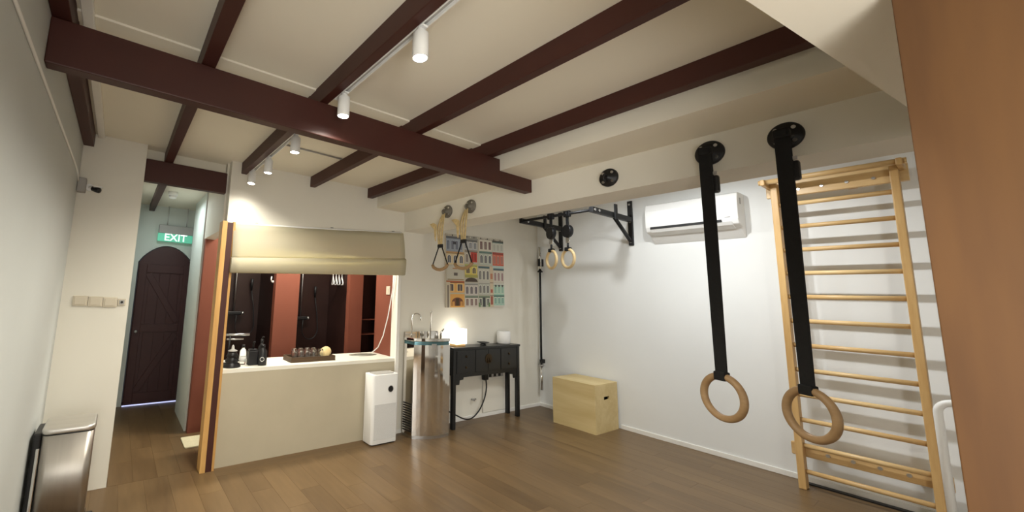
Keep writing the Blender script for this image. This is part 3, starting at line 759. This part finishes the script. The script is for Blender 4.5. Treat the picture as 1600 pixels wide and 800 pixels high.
for a, b in ((dx0 + 0.065, dx0 + 0.40), (dx1 - 0.40, dx1 - 0.065)):
    d = box(a, b, dy0 + 0.002, dy0 + 0.0099, 0.685, 0.975).build('drawer', lacquer, cs, 0.004)
    xm = (a + b) / 2
    for z in (0.76, 0.90): MB().lathe((xm, dy0 + 0.002, z), [(0.018, 0), (0.014, 0.01), (0.010, 0.016)], 14, (0, -1, 0)).build('knob', brass, d)
xm = (dx0 + dx1) / 2
for a, b in ((dx0 + 0.412, xm - 0.003), (xm + 0.003, dx1 - 0.412)):
    box(a, b, dy0 + 0.002, dy0 + 0.0099, 0.685, 0.975).build('door', lacquer, cs, 0.004)
MB().cyl((xm, dy0 + 0.0019, 0.85), (xm, dy0 - 0.003, 0.85), 0.068, n=32).build('lock_plate', brass, cs)
for s_ in (-1, 1): MB().tube([(xm + s_ * 0.02, dy0 - 0.003, 0.86), (xm + s_ * 0.022, dy0 - 0.012, 0.83), (xm + s_ * 0.022, dy0 - 0.008, 0.80)], 0.005, 8).build('pull', brass, cs)

lp = thing('table_lamp', 'glowing white cube lamp with a wooden base on the console', 'lamp', (3.905, 4.10, 1.0221))
MB().prism(rrect(3.812, 3.993, 4.027, 4.183, 0.03), 1.0221, 1.058, 'z').build('base', pine, lp, 0.003)
MB().prism(rrect(3.80, 4.005, 4.015, 4.195, 0.03), 1.058, 1.258, 'z', True).build('shade', shade_glow, lp, 0.006)
sp = thing('smart_speaker', 'white cylindrical speaker on the right end of the console', 'speaker', (4.83, 4.10, 1.0221))
MB().lathe((4.83, 4.10, 1.0351), [(0.092, 0), (0.098, 0.006), (0.100, 0.16), (0.092, 0.172), (0.02, 0.174)], 32).build('body', whitep, sp)
MB().cyl((4.83, 4.10, 1.0221), (4.83, 4.10, 1.0351), 0.085, n=28).build('base', greyp, sp)
ds = thing('incense_bowl', 'small black footed bowl in the middle of the console', 'bowl', (4.40, 4.10, 1.0221))
MB().lathe((4.40, 4.10, 1.0221), [(0.045, 0), (0.04, 0.012), (0.025, 0.018), (0.085, 0.034), (0.088, 0.040), (0.07, 0.038), (0.02, 0.028)], 28).build('bowl', blackp, ds)

# below the console
r = thing('socket_strip', 'dark trailing socket strip on the wall under the console', 'socket strip', (4.72, YF - 0.02, 0.50))
box(4.50, 4.93, YF - 0.03, YF - 0.001, 0.535, 0.60).build('strip_body', greyp, r, 0.004)
for k in range(3): box(4.62 + 0.1 * k, 4.67 + 0.1 * k, YF - 0.034, YF - 0.03, 0.545, 0.59).build('outlet', slotd, r)
box(4.47, 4.56, YF - 0.08, YF - 0.0301, 0.52, 0.60).build('plug', blackp, r, 0.006)
cbp = [(4.515, YF - 0.07, 0.52), (4.51, YF - 0.085, 0.42), (4.46, YF - 0.09, 0.27), (4.36, YF - 0.09, 0.13), (4.22, YF - 0.09, 0.045), (4.08, YF - 0.09, 0.05), (3.92, YF - 0.085, 0.12), (3.75, YF - 0.08, 0.20), (3.60, YF - 0.07, 0.24)]
def smooth(pts, n=6):
    out = []; P = [Vector(p) for p in pts]; P = [P[0]] + P + [P[-1]]
    for i in range(1, len(P) - 2):
        for k in range(n):
            t = k / n; a, b, c, d = P[i - 1], P[i], P[i + 1], P[i + 2]
            out.append(0.5 * ((2 * b) + (c - a) * t + (2 * a - 5 * b + 4 * c - d) * t * t + (3 * b - a - 3 * c + d) * t ** 3))
    out.append(P[-2]); return out
tag(MB().tube(smooth(cbp), 0.009, 8).build('power_cable', blackp), 'black power cable sagging under the console', 'cable')
r = thing('access_panel', 'cream access panel on the wall under the console', 'panel', (4.76, YF - 0.01, 0.06))
box(4.505, 5.02, YF - 0.016, YF - 0.0125, 0.06, 0.50).build('cover', paint, r, 0.002)
box(4.505, 4.512, YF - 0.019, YF - 0.016, 0.06, 0.50).build('edge_strip', greyp, r)
r = thing('water_valve', 'small steel water valve on the wall under the console', 'valve', (4.30, YF - 0.03, 0.24))
MB().cyl((4.30, YF - 0.001, 0.265), (4.30, YF - 0.06, 0.265), 0.014, n=12).build('valve_body', steel, r)
MB().tube([(4.27, YF - 0.055, 0.265), (4.33, YF - 0.055, 0.275)], 0.010, 8).build('handle', steel, r)

# ------------------------------------------------------------------ painting (printed canvas)
PM = Matrix.Translation((4.35, 0, 2.065)) @ Matrix.Rotation(R(-1.6), 4, 'Y') @ Matrix.Translation((-4.35, 0, -2.065))
pt = thing('painting', 'square canvas print of colourful shophouse fronts above the console', 'painting', (4.35, YF, 1.545))
px0, px1, pz0, pz1 = 3.755, 4.945, 1.55, 2.58
MB(PM).box(px0, px1, YF - 0.034, YF - 0.002, pz0, pz1).build('canvas', mat('canvas_edge', srgb(200, 192, 176), 0.8, noise=0.05), pt)
pr = MB(PM)
W_, H_ = px1 - px0, pz1 - pz0
lay = [0]
def mute(c): return tuple(0.82 * a + 0.18 * b for a, b in zip(c, (186, 176, 160)))
def rect(u0, u1, v0, v1, c):
    c = mute(c)
    lay[0] += 1
    y = YF - 0.0345 - lay[0] * 0.000006
    pr.quad((px0 + u0 * W_, y, pz0 + v0 * H_), (px0 + u1 * W_, y, pz0 + v0 * H_), (px0 + u1 * W_, y, pz0 + v1 * H_), (px0 + u0 * W_, y, pz0 + v1 * H_), srgb(*c))
def poly(pts2, c):
    c = mute(c)
    lay[0] += 1
    y = YF - 0.0345 - lay[0] * 0.000006
    pr.add([(px0 + u * W_, y, pz0 + v * H_) for u, v in pts2], [tuple(range(len(pts2)))], False, srgb(*c))
def win(u0, u1, v0, v1, c, arched=True, frame=(225, 222, 210)):
    w = u1 - u0
    def shp(a0, a1, b0, b1, col):
        if not arched: rect(a0, a1, b0, b1, col); return
        rr = (a1 - a0) / 2; hh = rr * W_ / H_
        pts2 = [(a0, b0), (a1, b0)] + [((a0 + a1) / 2 + rr * math.cos(t), b1 - hh + hh * math.sin(t)) for t in [math.pi * k / 8 for k in range(9)]]
        poly(pts2, col)
    shp(u0 - w * 0.18, u1 + w * 0.18, v0 - 0.006, v1 + 0.012, frame)
    shp(u0, u1, v0, v1, c)
    rect((u0 + u1) / 2 - w * 0.05, (u0 + u1) / 2 + w * 0.05, v0, v1 - 0.012, frame)
def storey(u0, u1, v0, v1, wall, n, wc, arched=True, band=(150, 150, 140), frame=(225, 222, 210)):
    rect(u0, u1, v0, v1, wall)
    rect(u0, u1, v1 - 0.022, v1, band); rect(u0, u1, v1 - 0.03, v1 - 0.022, tuple(int(c * 0.6) for c in band))
    step = (u1 - u0) / n
    for k in range(n):
        a = u0 + step * (k + 0.24); win(a, a + step * 0.52, v0 + (v1 - v0) * 0.14, v1 - (v1 - v0) * 0.30, wc, arched, frame)
rect(0, 1, 0, 1, (196, 190, 172))
# column 1 (left)
storey(0.0, 0.29, 0.20, 0.36, (238, 176, 92), 2, (70, 60, 70), False, (180, 90, 50), (240, 214, 150))
rect(0.0, 0.29, 0.0, 0.18, (236, 172, 84)); rect(0, 0.06, 0, 0.34, (210, 200, 176)); rect(0.015, 0.04, 0, 0.30, (120, 110, 100))
poly([(0.08, 0.02), (0.27, 0.02)] + [(0.175 + 0.095 * math.cos(t), 0.06 + 0.075 * math.sin(t)) for t in [math.pi * k / 10 for k in range(11)]], (110, 60, 40))
rect(0.15, 0.20, 0.02, 0.12, (52, 36, 22)); rect(0.09, 0.13, 0.02, 0.08, (214, 150, 70)); rect(0.22, 0.26, 0.02, 0.08, (214, 150, 70))
poly([(0.01, 0.37), (0.29, 0.37), (0.27, 0.55), (0.22, 0.56), (0.15, 0.60), (0.08, 0.56), (0.02, 0.55)], (206, 204, 190))
rect(0.12, 0.18, 0.43, 0.47, (90, 84, 84)); rect(0.02, 0.28, 0.37, 0.385, (150, 130, 90)); rect(0.10, 0.20, 0.52, 0.535, (190, 130, 80))
storey(0.0, 0.29, 0.58, 0.76, (226, 206, 160), 3, (74, 80, 96), True, (196, 150, 96))
storey(0.0, 0.27, 0.76, 0.97, (150, 164, 184), 4, (86, 96, 120), False, (96, 100, 108), (176, 186, 200))
rect(0.11, 0.16, 0.86, 0.90, (50, 54, 66))
# column 2
storey(0.30, 0.52, 0.0, 0.16, (220, 214, 202), 3, (120, 86, 84), False, (120, 140, 120))
storey(0.30, 0.52, 0.16, 0.34, (206, 200, 196), 3, (74, 66, 84), True, (176, 180, 176))
poly([(0.30, 0.35)] + [(0.41 + 0.105 * math.cos(t), 0.36 + 0.05 * math.sin(t)) for t in [math.pi - math.pi * k / 8 for k in range(9)]] + [(0.52, 0.35)], (64, 52, 44))
rect(0.30, 0.52, 0.41, 0.45, (168, 164, 86))
storey(0.30, 0.51, 0.45, 0.60, (226, 206, 92), 2, (86, 74, 70), True, (188, 196, 108), (236, 226, 150))
storey(0.30, 0.52, 0.60, 0.80, (196, 190, 176), 3, (110, 96, 92), True, (150, 140, 130))
rect(0.40, 0.51, 0.63, 0.77, (206, 62, 48)); rect(0.415, 0.445, 0.645, 0.75, (150, 40, 36)); rect(0.465, 0.495, 0.645, 0.75, (150, 40, 36))
storey(0.28, 0.52, 0.80, 0.95, (176, 184, 196), 3, (120, 130, 146), False, (110, 110, 110)); rect(0.28, 0.53, 0.95, 1.0, (150, 150, 142))
# column 3
storey(0.53, 0.73, 0.0, 0.16, (176, 190, 168), 3, (62, 66, 70), False, (120, 140, 116)); rect(0.60, 0.65, 0.0, 0.13, (50, 56, 60))
rect(0.53, 0.56, 0.0, 0.06, (90, 130, 80)); rect(0.70, 0.73, 0.0, 0.06, (90, 130, 80))
storey(0.53, 0.73, 0.17, 0.36, (186, 190, 180), 3, (88, 88, 92), True, (200, 200, 190), (224, 224, 214))
storey(0.53, 0.73, 0.36, 0.58, (202, 202, 190), 3, (86, 86, 92), True, (70, 100, 112), (228, 226, 214))
storey(0.55, 0.78, 0.60, 0.80, (184, 196, 186), 3, (70, 76, 92), True, (96, 130, 124))
storey(0.55, 0.78, 0.80, 1.0, (226, 222, 208), 3, (96, 60, 64), False, (206, 200, 186))
# slim column between
rect(0.735, 0.795, 0.0, 0.58, (216, 198, 168)); rect(0.745, 0.785, 0.03, 0.15, (160, 74, 58)); rect(0.745, 0.785, 0.20, 0.25, (176, 84, 66)); rect(0.745, 0.785, 0.40, 0.48, (196, 122, 90))
rect(0.735, 0.795, 0.155, 0.165, (120, 100, 86)); rect(0.735, 0.795, 0.34, 0.35, (120, 100, 86))
# column 4 (right)
storey(0.80, 1.0, 0.02, 0.17, (150, 206, 186), 3, (96, 160, 146), False, (96, 140, 126)); rect(0.80, 1.0, 0.0, 0.02, (220, 214, 206))
storey(0.80, 1.0, 0.17, 0.34, (166, 214, 190), 3, (126, 186, 166), False, (220, 222, 212)); 
for k in range(3): rect(0.825 + 0.063 * k, 0.855 + 0.063 * k, 0.29, 0.32, (60, 58, 60))
storey(0.80, 1.0, 0.35, 0.56, (214, 208, 196), 3, (150, 110, 116), True, (70, 100, 110))
rect(0.79, 1.0, 0.56, 0.60, (186, 210, 206))
storey(0.79, 1.0, 0.60, 0.80, (206, 90, 70), 3, (160, 112, 104), False, (170, 70, 58), (222, 140, 118))
storey(0.79, 1.0, 0.80, 0.97, (206, 212, 202), 3, (180, 186, 178), True, (120, 170, 166)); rect(0.79, 1.0, 0.95, 0.975, (70, 70, 66))
for k in range(16): rect(0.03 + 0.06 * k, 0.05 + 0.06 * k, 0.972, 0.995, (96, 92, 86) if k % 2 else (206, 200, 186))
tag(pr.build('print', print_m, pt), 'printed rows of shophouse windows')

# ------------------------------------------------------------------ barbell, plyo box
bbk = thing('barbell', 'long steel and black barbell upright in the room corner', 'barbell', (5.76, 4.135, 0.27))
bx, by = 5.77, 4.13
MB().cyl((bx, by, 0.66), (bx, by, 2.14), 0.016, n=14).build('shaft', blackm, bbk)
MB().cyl((bx, by, 0.27), (bx, by, 0.64), 0.026, n=16).build('sleeve', chrome, bbk)
MB().cyl((bx, by, 2.16), (bx, by, 2.56), 0.026, n=16).build('sleeve', chrome, bbk)
MB().cyl((bx, by, 0.64), (bx, by, 0.66), 0.042, n=18).build('collar', steel, bbk)
MB().cyl((bx, by, 2.14), (bx, by, 2.16), 0.042, n=18).build('collar', blackm, bbk)
MB().box(bx - 0.03, XR - 0.001, by - 0.02, by + 0.02, 2.24, 2.36).build('wall_clip', blackm, bbk, 0.004)
MB().box(bx - 0.02, XR - 0.001, by - 0.02, by + 0.02, 0.68, 0.74).build('wall_clip', blackm, bbk, 0.004)

pb = thing('plyo_box', 'birch plywood jump box with a hand hole by the wall', 'box', (5.525, 3.275, 0))
q0, q1, w0, w1, hh = 5.245, 5.805, 2.968, 3.578, 0.612
th = 0.022
box(q0, q0 + th, w0, w1, 0, hh - th).build('side_panel', birch, pb, 0.002)
box(q1 - th, q1, w0, w1, 0, hh - th).build('side_panel', birch, pb, 0.002)
box(q0, q1, w0, w1, hh - th, hh).build('top_panel', birch, pb, 0.002)
box(q0 + th, q1 - th, w1 - th, w1, 0, hh - th).build('end_panel', birch, pb, 0.002)
hx, hz_ = 5.525, 0.425
fp = MB()
fp.box(q0 + th, hx - 0.065, w0, w0 + th, 0, hh - th); fp.box(hx + 0.065, q1 - th, w0, w0 + th, 0, hh - th)
fp.box(hx - 0.065, hx + 0.065, w0, w0 + th, 0, hz_ - 0.022); fp.box(hx - 0.065, hx + 0.065, w0, w0 + th, hz_ + 0.022, hh - th)
fp.build('end_panel', birch, pb)
box(q0 + th, q1 - th, w0 + 0.10, w0 + 0.11, 0.01, hh - th).build('hole_shade', slotd, pb)  # dark sheet behind the hand hole, painted for the shade inside

# ------------------------------------------------------------------ pull-up bar on the alcove wall
pu = thing('pull_up_bar', 'black wall mounted pull up bar above the jump box', 'pull up bar', (5.3, 3.24, 2.47))
for yb in (2.705, 3.775):
    b = box(XR - 0.03, XR - 0.0005, yb - 0.03, yb + 0.03, 2.475, 3.10).build('upright', blackm, pu, 0.004)
    for z in (2.52, 2.80, 3.05): MB().cyl((XR - 0.03, yb, z), (XR - 0.04, yb, z), 0.014, n=10).build('bolt', steel, b)
    MB().box(4.83, XR - 0.03, yb - 0.025, yb + 0.025, 2.80, 2.87).build('arm', blackm, pu, 0.004)
    ang = MB().tube([(XR - 0.035, yb, 2.53), (5.38, yb, 2.82)], 0.024, 4)
    ang.build('brace', blackm, pu)
    MB().box(5.34, 5.40, yb - 0.045, yb - 0.025, 2.78, 2.98).build('bracket_lug', blackm, pu, 0.003)
    for x in (4.87, 4.97): MB().cyl((x, yb - 0.025, 2.835), (x, yb - 0.036, 2.835), 0.018, n=12).build('bolt', chrome, pu)
MB().cyl((4.87, 2.68, 2.835), (4.87, 3.80, 2.835), 0.019, n=16).build('grip_bar', blackm, pu)
for yr, lab, rz in ((3.30, 'pale gymnastic ring on the pull up bar, nearer the corner', 25), (3.055, 'pale gymnastic ring on the pull up bar, right of its twin', 20)):
    r = thing('gymnastic_ring', lab, 'ring', (4.87, yr, 2.09), 'pale rings on the pull up bar')
    MB().torus((4.87, yr, 2.835), 0.030, 0.010, (0, 1, 0), 20, 8).build('bar_clamp', blackm, r)
    MB().box(4.845, 4.895, yr - 0.045, yr + 0.045, 2.79, 2.875).build('clamp_body', blackm, r, 0.01)
    MB().box(4.862, 4.878, yr - 0.02, yr + 0.02, 2.66, 2.79).build('link_strap', webbing, r, 0.003)
    nrm = Vector((math.cos(R(rz)), -math.sin(R(rz)), 0))
    MB().cyl(Vector((4.87, yr, 2.60)) - nrm * 0.03, Vector((4.87, yr, 2.60)) + nrm * 0.03, 0.085, n=28).build('pulley', blackp, r, 0.008)
    MB().torus((4.87, yr, 2.475), 0.03, 0.009, nrm, 18, 8).build('carabiner', chrome, r)
    MB().box(4.855, 4.885, yr - 0.026, yr + 0.026, 2.44, 2.515).build('shackle', steel, r, 0.008)
    MB().cyl((4.87, yr, 2.44), (4.87, yr, 2.37), 0.013, n=10).build('swivel', blackm, r)
    MB().box(4.845, 4.895, yr - 0.04, yr + 0.04, 2.335, 2.385).build('strap_loop', webbing, r, 0.01)
    MB().torus((4.87, yr, 2.235), 0.118, 0.019, nrm, 44, 12).build('ring', ringlight, r)

# ------------------------------------------------------------------ air conditioner
ac = thing('air_conditioner', 'white split air conditioner on the alcove wall', 'air conditioner', (5.72, 1.95, 2.45))
ay0, ay1 = 1.475, 2.425
prof = [(XR - 0.001, 2.965), (5.66, 2.965), (5.625, 2.945), (5.602, 2.86), (5.598, 2.72), (5.602, 2.655), (5.63, 2.60), (5.72, 2.565), (XR - 0.001, 2.46)]
MB().prism([(x, z) for x, z in prof], ay0, ay1, 'y').build('casing', whitep, ac, 0.012, seg=3)
MB().box(5.600, 5.612, ay0 + 0.15, ay1 - 0.06, 2.628, 2.658).build('outlet_slot', slotd, ac)
fpan = MB().prism([(5.6255, 2.945), (5.600, 2.86), (5.5955, 2.72), (5.599, 2.668), (5.605, 2.668), (5.606, 2.72), (5.609, 2.86), (5.636, 2.94)], ay0 + 0.012, ay1 - 0.012, 'y').build('front_panel', whitep, ac)
MB().prism([(5.604, 2.628), (5.634, 2.592), (5.72, 2.558), (5.722, 2.564), (5.638, 2.598), (5.61, 2.630)], ay0 + 0.06, ay1 - 0.06, 'y').build('louvre', whitep, ac)
box(5.68, 5.71, ay0 - 0.003, ay0 + 0.001, 2.83, 2.90).build('side_vent', greyp, ac)
MB().box(5.594, 5.599, ay0 + 0.07, ay0 + 0.12, 2.675, 2.685).build('status_light', greyp, ac)

# ------------------------------------------------------------------ wall bars (ladder)
lb = thing('wall_bars', 'tall pine wall bars ladder fixed to the white wall', 'wall bars', (5.62, 0.77, 0))
lx0, lx1 = 5.55, 5.65
yr0, yr1, yl0, yl1 = 0.348, 0.400, 1.132, 1.186
for a, b in ((yr0, yr1), (yl0, yl1)):
    box(lx0, lx1, a, b, 0, 2.965).build('post', pine, lb, 0.006)
zr = [0.158 + 0.2345 * k for k in range(12)]
for z in zr:
    MB().cyl((5.60, yr1 - 0.001, z), (5.60, yl0 + 0.001, z), 0.0215, n=18).build('rung', pine_y, lb)
tpn = box(5.652, 5.70, 0.30, 1.24, 2.835, 3.0).build('top_plank', pine_y, lb, 0.005)
for k in range(4):
    y = 0.50 + 0.165 * k
    MB().cyl((5.652, y, 2.895), (5.642, y, 2.895), 0.013, n=12).build('bolt', steel, tpn)
bpn = box(5.652, 5.695, 0.30, 1.235, 0.275, 0.395).build('bottom_plank', pine_y, lb, 0.01)
for k in range(4):
    y = 0.52 + 0.155 * k
    MB().cyl((5.652, y, 0.335), (5.640, y, 0.335), 0.015, n=12).build('bolt', steel, bpn)
for a, b in ((0.31, yr0), (yl1, 1.224)):
    box(5.38, 5.84, a, b, 2.925, 2.985).build('bracket_arm', pine, lb, 0.008)
    MB().cyl((5.44, a + (0 if a < 0.5 else b - a), 2.965), (5.44, (a - 0.02) if a < 0.5 else (b + 0.02), 2.965), 0.026, n=16).build('bar_end', pine_y, lb)
box(5.70, 5.841, 0.62, 0.68, 2.86, 2.92).build('wall_block', pine, lb)
for a in (0.45, 1.05): box(5.695, 5.841, a, a + 0.06, 0.30, 0.36).build('wall_block', pine, lb)
MB().cyl((5.44, 0.31, 2.965), (5.44, 1.224, 2.965), 0.026, n=18).build('chin_bar', pine_y, lb)
for z in zr[7:]:
    for a in (yl0,): MB().cyl((lx0 + 0.05, yl1 - 0.0005, z), (lx0 + 0.05, yl1 + 0.004, z), 0.012, n=10).build('peg', steel, lb)
tag(box(5.742, 5.800, -0.9, 1.16, 0.0005, 0.012).build('floor_stripe', blackm), 'dark channel on the floor behind the wall bars', 'stripe')  # plain dark strip along the base of the right wall
# white tubular frame behind the plywood panel
wt = thing('tubular_frame', 'white bent tube frame standing between wall bars and plywood', 'frame', (4.6, 0.0, 0))
def arc_frame(xc, ya, yb, ztop, rr):
    p = [(xc, ya, 0.02), (xc, ya, ztop - rr)]
    p += [(xc, ya - rr + rr * math.cos(t), ztop - rr + rr * math.sin(t)) for t in [math.pi / 2 * k / 8 for k in range(1, 9)]]
    p += [(xc, yb + rr - rr * math.sin(t), ztop - rr + rr * math.cos(t)) for t in [math.pi / 2 * k / 8 for k in range(9)]]
    return p + [(xc, yb, 0.02)]
MB().tube(arc_frame(4.5, 0.262, -0.30, 1.115, 0.07), 0.021, 12).build('bent_tube', whitep, wt)
MB().tube([(4.5, 0.262, 0.35), (4.5, -0.30, 0.35)], 0.018, 10).build('cross_tube', whitep, wt)
MB().tube([(4.25, 0.262, 0.021), (4.75, 0.262, 0.021)], 0.021, 10).build('foot_tube', whitep, wt)
MB().tube([(4.25, -0.30, 0.021), (4.75, -0.30, 0.021)], 0.021, 10).build('foot_tube', whitep, wt)
# plywood panel close to the camera
wp = thing('plywood_partition', 'large brown plywood panel at the right edge of the view', 'panel', (1.62, -0.45, 0))
box(1.60, 1.624, -0.95, 0.0725, 0.0, 2.507).build('face_board', ply, wp, 0.002)
box(1.624, 1.66, -0.95, 0.0725, 0.0, 2.507).build('back_board', ply, wp, 0.002)

# ------------------------------------------------------------------ wall discs, straps and rings
def disc(y, z, rad, m_, lab, grp, cat='wall anchor', name='wall_anchor'):
    r = thing(name, lab, cat, (XB - 0.02, y, z - rad), grp)
    MB().lathe((XB - 0.0005, y, z), [(rad, 0), (rad, 0.012), (rad * 0.9, 0.022), (rad * 0.35, 0.026), (rad * 0.25, 0.05), (rad * 0.1, 0.05)], 36, (-1, 0, 0)).build('plate', m_, r)
    for k in range(4):
        t = R(45 + 90 * k)
        MB().cyl((XB - 0.02, y + rad * 0.68 * math.cos(t), z + rad * 0.68 * math.sin(t)), (XB - 0.030, y + rad * 0.68 * math.cos(t), z + rad * 0.68 * math.sin(t)), 0.010, n=10).build('bolt', steel, r)
    MB().torus((XB - 0.06, y, z - 0.012), 0.026, 0.008, (0, 1, 0), 20, 8).build('eye', m_, r)
    return r
disc(1.548, 2.622, 0.070, blackm, 'black round wall anchor with nothing hanging from it', 'black round wall anchors')
def strap_ring(y, zr_, lab1, lab2, rot, xs):
    disc(y, 2.637, 0.078, blackm, lab1, 'black round wall anchors')
    r = thing('hanging_ring', lab2, 'ring', (xs, y, zr_ - 0.135), 'wooden rings on long black straps')
    MB().torus((xs, y, zr_), 0.117, 0.0195, (math.cos(R(rot)), math.sin(R(rot)), 0), 52, 14).build('ring', ringwood, r)
    c, s_ = math.cos(R(rot)), math.sin(R(rot))
    for k, off in ((0, 0.006), (1, -0.006)):
        M = None
        st = MB()
        hw = 0.033
        # strap twists from the ring plane (bottom) to the wall plane (top)
        n = 16; vs = []
        for i in range(n + 1):
            t = i / n; z = zr_ + 0.098 + (2.632 - zr_ - 0.098) * t
            a = R(rot) * (1 - t); dx = xs + (XB - 0.085 - xs) * t + off * math.cos(a)
            vs += [(dx + hw * -math.sin(a), y + hw * math.cos(a), z), (dx - hw * -math.sin(a), y - hw * math.cos(a), z)]
        st.add(vs, [(2 * i, 2 * i + 1, 2 * i + 3, 2 * i + 2) for i in range(n)])
        o = st.build('strap', webbing, r); md = o.modifiers.new('thick', 'SOLIDIFY'); md.thickness = 0.004; md.offset = 0
    MB(Matrix.Translation((xs, y, zr_ + 0.118)) @ Matrix.Rotation(R(rot), 4, 'Z')).box(-0.022, 0.022, -0.033, 0.033, -0.026, 0.024).build('strap_loop', webbing, r, 0.006)
    MB().box(XB - 0.115, XB - 0.055, y - 0.034, y + 0.034, 2.60, 2.655).build('top_loop', webbing, r, 0.012)
    bk = MB().box(XB - 0.085, XB - 0.045, y - 0.055, y - 0.012, 2.36, 2.47).build('buckle', blackp, r, 0.012)
    MB().box(XB - 0.090, XB - 0.075, y - 0.050, y - 0.026, 2.472, 2.49).build('buckle_pin', steel, bk)
strap_ring(0.912, 1.158, 'black round wall anchor holding the left long strap', 'wooden ring on a long black strap in front of the white wall', -24, 2.95)
strap_ring(0.560, 1.152, 'black round wall anchor holding the right long strap', 'wooden ring on a long black strap in front of the wall bars', -31, 2.95)

# grey anchors with folded cream straps and triangular wooden handles
for y, lab1, lab2, dz in ((3.372, 'grey round wall anchor of the left cream strap', 'triangular wooden handle on a folded cream strap, left one', 0.0),
                      (3.009, 'grey round wall anchor of the right cream strap', 'triangular wooden handle on a folded cream strap, right one', 0.02)):
    disc(y, 2.642, 0.074, greydisc, lab1, 'grey round wall anchors')
    r = thing('strap_handle', lab2, 'handle', (2.95, y, 1.98), 'triangular handles on cream straps')
    xs = 2.93
    random.seed(int(y * 100))
    zt_, zb_ = 2.60, 2.235 + dz
    for k in range(3):
        oy = -0.026 + 0.027 * k
        pts_ = [(XB - 0.06, y + oy * 0.3, zt_ + 0.01), (xs + 0.02, y + oy, zt_ - 0.06), (xs - 0.005 * k, y + oy * 1.2, (zt_ + zb_) / 2), (xs, y + oy * 0.8, zb_)]
        o = MB()
        P = smooth(pts_, 5); vs = []
        for p in P: vs += [(p.x, p.y - 0.010, p.z), (p.x, p.y + 0.010, p.z)]
        o.add(vs, [(2 * i, 2 * i + 1, 2 * i + 3, 2 * i + 2) for i in range(len(P) - 1)], True)
        ob = o.build('strap_fold', cream_rope, r); md = ob.modifiers.new('thick', 'SOLIDIFY'); md.thickness = 0.006; md.offset = 0
    fl_ = MB()
    vs = []
    pf = [(0.045, -0.02), (0.10, 0.005), (0.165, 0.0), (0.12, -0.04), (0.085, -0.07), (0.075, -0.16), (0.06, -0.21), (0.05, -0.12)]
    fl_.prism([(y + a, 2.50 + b) for a, b in pf], xs - 0.028, xs - 0.012, 'x').build('loose_strap', cream_rope, r, 0.004)
    MB().box(xs - 0.014, xs + 0.014, y - 0.036, y + 0.036, zb_ - 0.02, zb_ + 0.02).build('cord_clip', blackp, r, 0.006)
    zh = 2.005
    for s_ in (-1, 1):
        MB().tube([(xs, y + s_ * 0.022, zb_), (xs, y + s_ * 0.125, zh + 0.02)], 0.0065, 8).build('cord', webbing, r)
    MB().tube([(xs, y + 0.125, zh + 0.022), (xs, y + 0.105, zh - 0.005), (xs, y + 0.05, zh - 0.028), (xs, y, zh - 0.034), (xs, y - 0.05, zh - 0.028), (xs, y - 0.105, zh - 0.005), (xs, y - 0.125, zh + 0.022)], 0.018, 12).build('grip', ringwood, r)
